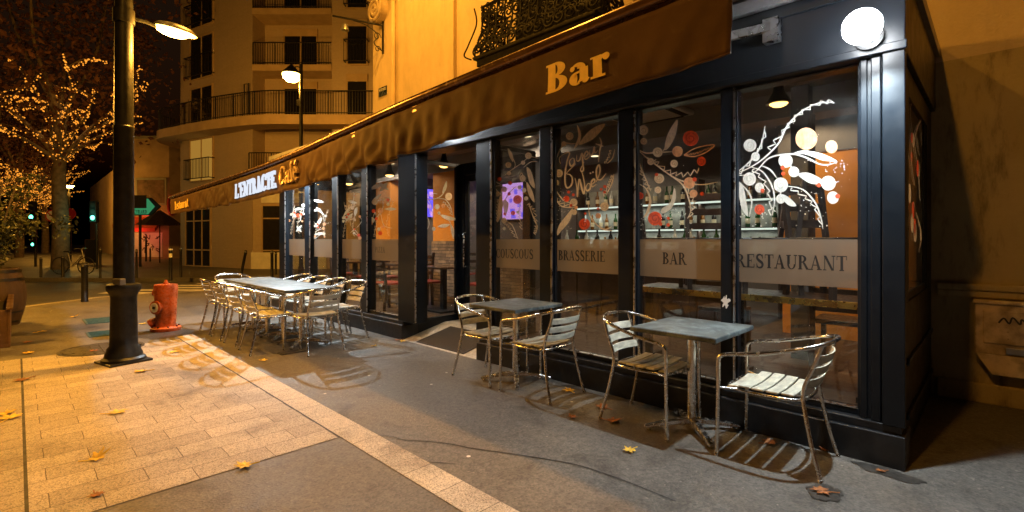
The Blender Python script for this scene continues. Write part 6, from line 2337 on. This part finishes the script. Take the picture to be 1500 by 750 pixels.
# green arrow sign
ap = RD((196 - 750) / FL * 24, 24)
ar = thing('arrow_sign', 'glowing green and white arrow sign pointing right, behind the lamp post', 'sign', (ap.x, ap.y, 0), RZ)
def zz(py, t=24):
    return H + (350 - py) * t / FL
ux = 24 / FL
b = MB()
T = Matrix(((1, 0, 0, 0), (0, 0, 1, 0), (0, 1, 0, 0), (0, 0, 0, 1)))
z0, z1 = zz(314), zz(291)
b.prism([(-16 * ux, z0 - 0.05), (24 * ux, z0 - 0.05), (38 * ux, (z0 + z1) / 2), (24 * ux, z1 + 0.05), (-16 * ux, z1 + 0.05)], 0, 0.12, T)
b.build('case', M['iron'], ar)
b = MB()
b.prism([(-15 * ux, z0), (21 * ux, z0), (31 * ux, (z0 + z1) / 2), (21 * ux, z1), (-15 * ux, z1)], -0.012, -0.002, T)
b.build('panel', M['e_pharm'], ar)
b = MB()
b.prism([(0, zz(305)), (19 * ux, zz(305)), (19 * ux, zz(286)), (0, zz(286))], -0.03, -0.0135, T)
b.build('dark_plate', M['rubber'], ar)
polys, tw = text_polys('EVRARD', 0.22, 0.12)
flat('lettering', ([M['lettering']], [(polys, 0)]), lambda u, v, q: (0.5 * ux + u * 19 * ux / tw, -0.0135 - q, zz(313) + v * 5.5 * ux), ar, 0.0002)
b = MB()
b.tube([(8 * ux, 0.06, -0.0), (8 * ux, 0.06, z0)], 0.06, 10)
b.build('pole', M['iron'], ar)

# traffic signals
def signal(px, py, t, label, lit=2, h=None):
    p = DP(px, py, t)
    o = thing('traffic_light', label, 'traffic light', (p.x, p.y, 0), RZ)
    zc = p.z
    b = MB()
    b.tube([(0.0, 0.14, 0), (0.0, 0.14, zc + 0.8)], 0.05, 10)
    b.build('pole', M['iron'], o, smooth=40)
    b = MB()
    b.box(-0.15, 0.15, -0.09, 0.1, zc - 0.2, zc + 0.75)
    b.build('housing', M['iron'], o, bevel=0.02)
    for k in range(3):
        b = MB()
        b.lathe([(0.1, -0.1), (0.1, -0.094), (0, -0.094)], (0, 0, 0), 18, Matrix.Translation((0, 0, zc + 0.28 * k)) @ Matrix.Rotation(-PI / 2, 4, 'X') @ Matrix.Diagonal((1, 1, 1, 1)))
        for v in range(len(b.v)):
            x, y, z = b.v[v]
            b.v[v] = (x, -0.1 if y > 0 and False else y, z)
        b2 = MB()
        n = 18
        b2.add([(0.1 * math.cos(2 * PI * i / n), -0.0915, zc + 0.28 * k + 0.1 * math.sin(2 * PI * i / n)) for i in range(n)], [tuple(range(n))])
        b2.build('lens', M['e_green'] if k == 0 else M['rubber'], o)
    return o
s1 = signal(138, 319, 22, 'traffic light showing a bright green signal left of the lamp post')
point(s1, (0, -0.5, zz(319, 22)), 10, c=(0.1, 1.0, 0.6), r=0.1, name='signal_light')
s2 = signal(48, 318, 24, 'green traffic light at far left with a small repeater below')
b = MB()
zr = zz(358, 24)
b.box(-0.1, 0.1, -0.02, 0.1, zr - 0.15, zr + 0.3)
rep = b.build('repeater', M['iron'], s2, bevel=0.01)
b = MB()
b.add([(0.07 * math.cos(2 * PI * i / 14), -0.0215, zr + 0.07 * math.sin(2 * PI * i / 14)) for i in range(14)], [tuple(range(14))])
b.build('lens', M['e_green'], rep)
def roundsign(px, py, t, r, label, name='road_sign', bar=True, face='signwhite'):
    p = DP(px, py, t)
    o = thing(name, label, 'sign', (p.x, p.y, 0), RZ)
    b = MB()
    b.tube([(0, 0.04, 0), (0, 0.04, p.z + r)], 0.035, 8)
    b.build('pole', M['iron'], o, smooth=40)
    q = Matrix.Translation((0, 0, p.z)) @ Matrix.Rotation(PI / 2, 4, 'X')
    b = MB()
    b.lathe([(r, -0.02), (r, 0.0), (0, 0.0)], (0, 0, 0), 24, q)
    b.build('rim', M['signred'], o, smooth=40)
    b = MB()
    b.lathe([(r * 0.8, 0.001), (r * 0.8, 0.003), (0, 0.003)], (0, 0, 0), 24, q)
    b.build('face', M[face], o, smooth=40)
    if bar:
        b = MB()
        b.box(-r * 0.75, r * 0.75, -0.008, -0.004, -0.05 * r, 0.12 * r, Matrix.Translation((0, 0, p.z)) @ Matrix.Rotation(R(40), 4, 'Y'))
        b.build('red_bar', M['signred'], o)
        b = MB()
        b.box(-r * 0.3, r * 0.35, -0.0115, -0.0085, 0, r * 0.14, Matrix.Translation((0, 0, p.z)))
        b.box(r * 0.22, r * 0.36, -0.0114, -0.0086, -r * 0.4, 0, Matrix.Translation((0, 0, p.z)))
        b.build('arrow', M['lettering'], o)
roundsign(75, 316, 24, 0.29, 'round no turning sign with red rim in front of the dark tree trunk')
roundsign(103, 313, 30, 0.33, 'small round sign on the double lamp pole, right of the no turning sign', bar=False, face='signred')
# distant twin lamp
def far_lamp(px, py, t, label):
    p = DP(px, py, t)
    o = thing('street_lamp', label, 'street lamp', (p.x, p.y, 0), RZ)
    b = MB()
    b.tube([(0, 0, 0), (0, 0, p.z + 0.1)], 0.05, 8)
    b.build('pole', M['postpaint'], o, smooth=40)
    b = MB()
    b.lathe([(0.3, 0.04), (0.15, 0.14), (0, 0.16)], (0, 0, p.z), 16)
    b.build('hood', M['postpaint'], o, smooth=40)
    b = MB()
    b.lathe([(0.26, 0.035), (0.18, -0.08), (0, -0.11)], (0, 0, p.z), 16)
    b.build('lamp_glass', M['e_sodium'], o, smooth=40)
    point(o, (0, 0, p.z - 0.3), 520, r=0.15)
far_lamp(101, 273, 32, 'far sodium street lamp, the wider of the two small ones by the tree trunk')
far_lamp(84, 274, 40, 'far sodium street lamp, the smaller glow left of the wider one')
# bicycle
bp_ = DP(107, 402, 18.8)
bi = thing('bicycle', 'parked bicycle across the road beside a short post', 'bicycle', (bp_.x, bp_.y, 0), RZ)
for x in (-0.5, 0.5):
    b = MB()
    b.tube([(x + 0.32 * math.cos(2 * PI * i / 28), 0, 0.33 + 0.32 * math.sin(2 * PI * i / 28)) for i in range(28)], 0.018, 6, closed=True)
    for k in range(8):
        a = PI * k / 8
        b.tube([(x - 0.31 * math.cos(a), 0, 0.33 - 0.31 * math.sin(a)), (x + 0.31 * math.cos(a), 0, 0.33 + 0.31 * math.sin(a))], 0.003, 4)
    b.build('wheel', M['rubber'], bi)
b = MB()
for p, q in (((-0.5, 0, 0.33), (-0.05, 0, 0.3)), ((-0.05, 0, 0.3), (-0.2, 0, 0.85)), ((-0.2, 0, 0.75), (0.35, 0, 0.8)), ((-0.05, 0, 0.3), (0.37, 0, 0.72)), ((-0.5, 0, 0.33), (-0.19, 0, 0.75)), ((0.5, 0, 0.33), (0.33, 0, 0.95))):
    b.tube([p, q], 0.016, 6)
b.build('frame', M['greyalu'], bi)
b = MB()
b.tube([(0.3, -0.28, 0.98), (0.34, -0.2, 1.0), (0.33, 0, 0.97), (0.34, 0.2, 1.0), (0.3, 0.28, 0.98)], 0.012, 6)
b.build('handlebar', M['greyalu'], bi)
b = MB()
b.box(-0.33, -0.08, -0.06, 0.06, 0.85, 0.9)
b.build('saddle', M['rubber'], bi, bevel=0.02)
# chalk board and folded parasol by the far shops
cbp = DP(134, 395, 26)
cbd = thing('sandwich_board', 'framed chalk board standing on the far pavement under the green signal', 'board', (cbp.x, cbp.y, 0), RZ)
b = MB()
b.box(-0.3, 0.3, -0.02, 0.02, 0.1, 1.3)
b.build('panel', M['rubber'], cbd)
b = MB()
for (x0, x1, z0, z1) in ((-0.34, -0.3, 0, 1.34), (0.3, 0.34, 0, 1.34), (-0.3, 0.3, 1.3, 1.34), (-0.3, 0.3, 0.06, 0.1)):
    b.box(x0, x1, -0.03, 0.03, z0, z1)
b.build('frame', M['barrelwood'], cbd)
pr = DP(234, 385, 28)
pa = thing('parasol', 'dark brown parasol standing left of the flats shop window', 'parasol', (pr.x, pr.y, 0), RZ)
b = MB()
b.lathe([(1.15, 2.15), (0.6, 2.6), (0.05, 3.0), (0, 3.0)], n=8)
b.build('canopy', M['browncloth'], pa)
b = MB()
b.tube([(0, 0, 0), (0, 0, 3.0)], 0.03, 8)
b.build('pole', M['iron'], pa)

# ------------------------------------------------------------------ trees with fairy lights
def tree(px, t, fork_py, seed, label, spread=4.0, top=15.0, trunk=0.27, leaves=5200, strands=9, lab2='', rise=(1.6, 4.5), leafm='terracotta'):
    rs = random.Random(seed)
    p = DP(px, 350, t)
    o = thing('plane_tree', label, 'tree', (p.x, p.y, 0))
    zf = H + (350 - fork_py) * t / FL
    b = MB()
    b.tube(spline([(0, 0, -0.1), (0.03, 0, zf * 0.4), (-0.04, 0.05, zf * 0.8), (0, 0, zf)], 5), [trunk * (1.25 - 0.45 * i / 15) for i in range(16)], 14)
    b.build('trunk', M['bark'], o, smooth=60)
    b = MB()
    limbs = []
    for k in range(strands + 4):
        a = 2 * PI * k / (strands + 4) * 1.0 + rs.uniform(-0.25, 0.25)
        r = spread * rs.uniform(0.55, 1.0)
        up = rs.uniform(*rise) if k % 3 else rs.uniform(rise[1], rise[1] * 1.4)
        pts = [(0, 0, zf - 0.2), (r * 0.25 * math.cos(a), r * 0.25 * math.sin(a), zf + up * 0.3), (r * 0.6 * math.cos(a + 0.15), r * 0.6 * math.sin(a + 0.15), zf + up * 0.65), (r * math.cos(a), r * math.sin(a), zf + up)]
        q = spline(pts, 8)
        limbs.append(q)
        b.tube(q, [0.1 * (1 - 0.85 * i / (len(q) - 1)) for i in range(len(q))], 7)
        for j in range(3):
            i0 = rs.randrange(8, 22)
            d = Vector((rs.gauss(0, 1), rs.gauss(0, 1), abs(rs.gauss(0.6, 0.6)))).normalized() * rs.uniform(0.8, 2.2)
            tw = spline([q[i0], q[i0] + d * 0.5 + Vector((0, 0, 0.15)), q[i0] + d], 5)
            limbs.append(tw)
            b.tube(tw, [0.035 * (1 - 0.8 * i / (len(tw) - 1)) for i in range(len(tw))], 5)
    for k in range(5):
        a = rs.uniform(0, 6.28)
        q = spline([(0, 0, zf - 0.2), (0.3 * math.cos(a), 0.3 * math.sin(a), zf + 2.5), (1.3 * math.cos(a), 1.3 * math.sin(a), zf + 5), (2.2 * math.cos(a + 0.3), 2.2 * math.sin(a + 0.3), top - 1)], 6)
        b.tube(q, [0.14 * (1 - 0.85 * i / (len(q) - 1)) for i in range(len(q))], 7)
    b.build('limbs', M['bark'], o, smooth=60)
    b = MB()
    b.add(*leafcloud((0, 0, (zf + top) / 2 + 0.5), (spread * 1.15, spread * 1.15, (top - zf) * 0.52), leaves, 0.26, seed + 1))
    b.build('crown', M[leafm], o)
    # the light chain hung along the limbs
    f = thing('fairy_lights', lab2, 'fairy lights', (p.x, p.y, zf))
    spots = []
    w = MB()
    for q in limbs:
        ln = [v + Vector((rs.gauss(0, 0.05), rs.gauss(0, 0.05), rs.gauss(-0.06, 0.05))) - Vector((0, 0, zf)) for v in q]
        w.tube(ln, 0.006, 4)
        for i in range(len(ln) - 1):
            for j in range(3):
                if rs.random() < 0.75:
                    spots.append(ln[i] + (ln[i + 1] - ln[i]) * rs.random() + Vector((rs.gauss(0, 0.035), rs.gauss(0, 0.035), rs.gauss(0, 0.035))))
    for i in range(40):
        spots.append(Vector((rs.gauss(0, 0.14), rs.gauss(0, 0.14), rs.uniform(-0.4, 2.0))))
    w.build('wire', M['iron'], f)
    view = Vector((FW[0], FW[1], 0))
    spots.sort(key=lambda s: s.dot(view))
    sm = MB()
    sm.lathe([(0, -0.036), (0.026, -0.025), (0.036, 0), (0.026, 0.025), (0, 0.036)], n=6)
    b0 = sm.build('bulb', M['e_fairy'], f)
    b0.location = spots[0]
    for s in spots[1:100]:
        c = b0.copy()
        col.objects.link(c)
        c.parent = f
        c.location = s
    m2 = MB()
    for s in spots[100:]:
        m2.lathe([(0, -0.034), (0.033, 0), (0, 0.034)], s, 5)
    if m2.v:
        struct(m2.build('bulb_chain', M['e_fairy'], f), 'stuff')
    point(f, (0, 0, 2.0), 60, c=(1.0, 0.5, 0.14), r=1.0, name='fairy_glow')
    return o
tree(88, 22, 232, 5, 'plane tree with dark red leaves and lit branches left of the lamp post', spread=3.6, top=15, strands=8, rise=(0.7, 3.0), lab2='warm fairy lights wound along branches of the nearer tree by the lamp post')
tree(28, 36, 300, 8, 'smaller lit plane tree behind the shrub at the far left', spread=3.4, top=12, trunk=0.22, leaves=2600, strands=14, rise=(-0.7, 2.6), lab2='dense fairy lights on the smaller tree behind the barrel shrub')
tree(66, 46, 300, 15, 'dark lit plane tree farthest away, between the two traffic lights', spread=3.2, top=14, trunk=0.24, leaves=2200, strands=6, rise=(0.8, 2.6), lab2='sparse fairy lights on the farthest tree between the two traffic lights')

# ------------------------------------------------------------------ lamps of the street that light the place from outside the frame
def wall_lamp(y, z, label, e):
    t = thing('wall_lamp', label, 'wall lamp', (5.655, y, z))
    b = MB()
    b.box(-0.03, 0, -0.05, 0.05, -0.3, 0.2)
    b.tube([(0, 0, 0), (-0.7, 0, 0.35), (-1.5, 0, 0.45)], 0.025, 8)
    b.build('arm', M['greyalu'], t, smooth=40)
    b = MB()
    b.box(-2.0, -1.4, -0.11, 0.11, 0.38, 0.5)
    b.build('head', M['greyalu'], t, bevel=0.03)
    b = MB()
    b.box(-1.95, -1.5, -0.09, 0.09, 0.365, 0.3795)
    b.build('lens', M['e_sodium'], t)
    point(t, (-1.72, 0, 0.28), e, r=0.1, kind='SPOT', size=104)
wall_lamp(6.6, 9.4, 'sodium wall lamp on a bracket high on the cream wall', 2100)
for ox, oy, oz, oe, oh, olab in ((-2.3, 1.0, 0.0, 370, 7.4, 'tall sodium street lamp on the kerb facing the cafe corner'), (-2.2, 14.6, -0.13, 1300, 5.0, 'tall sodium street lamp by the avenue kerb beyond the planter')):
  op = thing('street_lamp', olab, 'street lamp', (ox, oy, oz))
  b = MB()
  b.lathe([(0.12, 0), (0.1, 0.8), (0.07, 0.9), (0.05, oh), (0, oh + 0.02)], n=14)
  b.tube([(0, 0, oh - 0.1), (0.8, 0, oh + 0.2)], 0.03, 8)
  b.build('pole', M['postpaint'], op, smooth=40)
  b = MB()
  b.box(0.6, 1.3, -0.14, 0.14, oh + 0.16, oh + 0.3)
  b.build('head', M['greyalu'], op, bevel=0.03)
  b = MB()
  b.box(0.7, 1.25, -0.1, 0.1, oh + 0.14, oh + 0.1595)
  b.build('lens', M['e_sodium'], op)
  point(op, (1.0, 0, oh), oe, r=0.12)

# ------------------------------------------------------------------ night sky
wd = bpy.data.worlds.new('World')
scn.world = wd
wd.use_nodes = True
nt = wd.node_tree
bg = nt.nodes['Background']
sky = nt.nodes.new('ShaderNodeTexSky')
sky.sky_type = 'NISHITA'
sky.sun_disc = False
sky.sun_elevation = R(-3)
sky.sun_rotation = R(200)
mx = nt.nodes.new('ShaderNodeMix')
mx.data_type = 'RGBA'
mx.blend_type = 'MULTIPLY'
mx.inputs[0].default_value = 1.0
mx.inputs[7].default_value = (1.0, 0.5, 0.22, 1)
nt.links.new(sky.outputs[0], mx.inputs[6])
nt.links.new(mx.outputs[2], bg.inputs['Color'])
bg.inputs['Strength'].default_value = 0.1

# ------------------------------------------------------------------ camera and output
cd = bpy.data.cameras.new('camera')
cam = bpy.data.objects.new('camera', cd)
col.objects.link(cam)
cam.location = (0, 0, H)
cam.rotation_euler = (PI / 2, 0, RZ)
cd.sensor_width = 36
cd.lens = FL / 1500 * 36
cd.shift_y = -25 / 1500
cd.clip_start = 0.05
cd.clip_end = 600
scn.camera = cam
vs_ = scn.view_settings
vs_.view_transform = 'Standard'
vs_.look = 'None'
vs_.exposure = 0.65
vs_.gamma = 1.0
vs_.use_curve_mapping = False
scn.render.engine = 'CYCLES'
cy = scn.cycles
cy.use_denoising = True
cy.max_bounces = 7
cy.transparent_max_bounces = 16
cy.glossy_bounces = 4
cy.diffuse_bounces = 4
cy.sample_clamp_indirect = 4.0
cy.caustics_reflective = False
cy.caustics_refractive = False
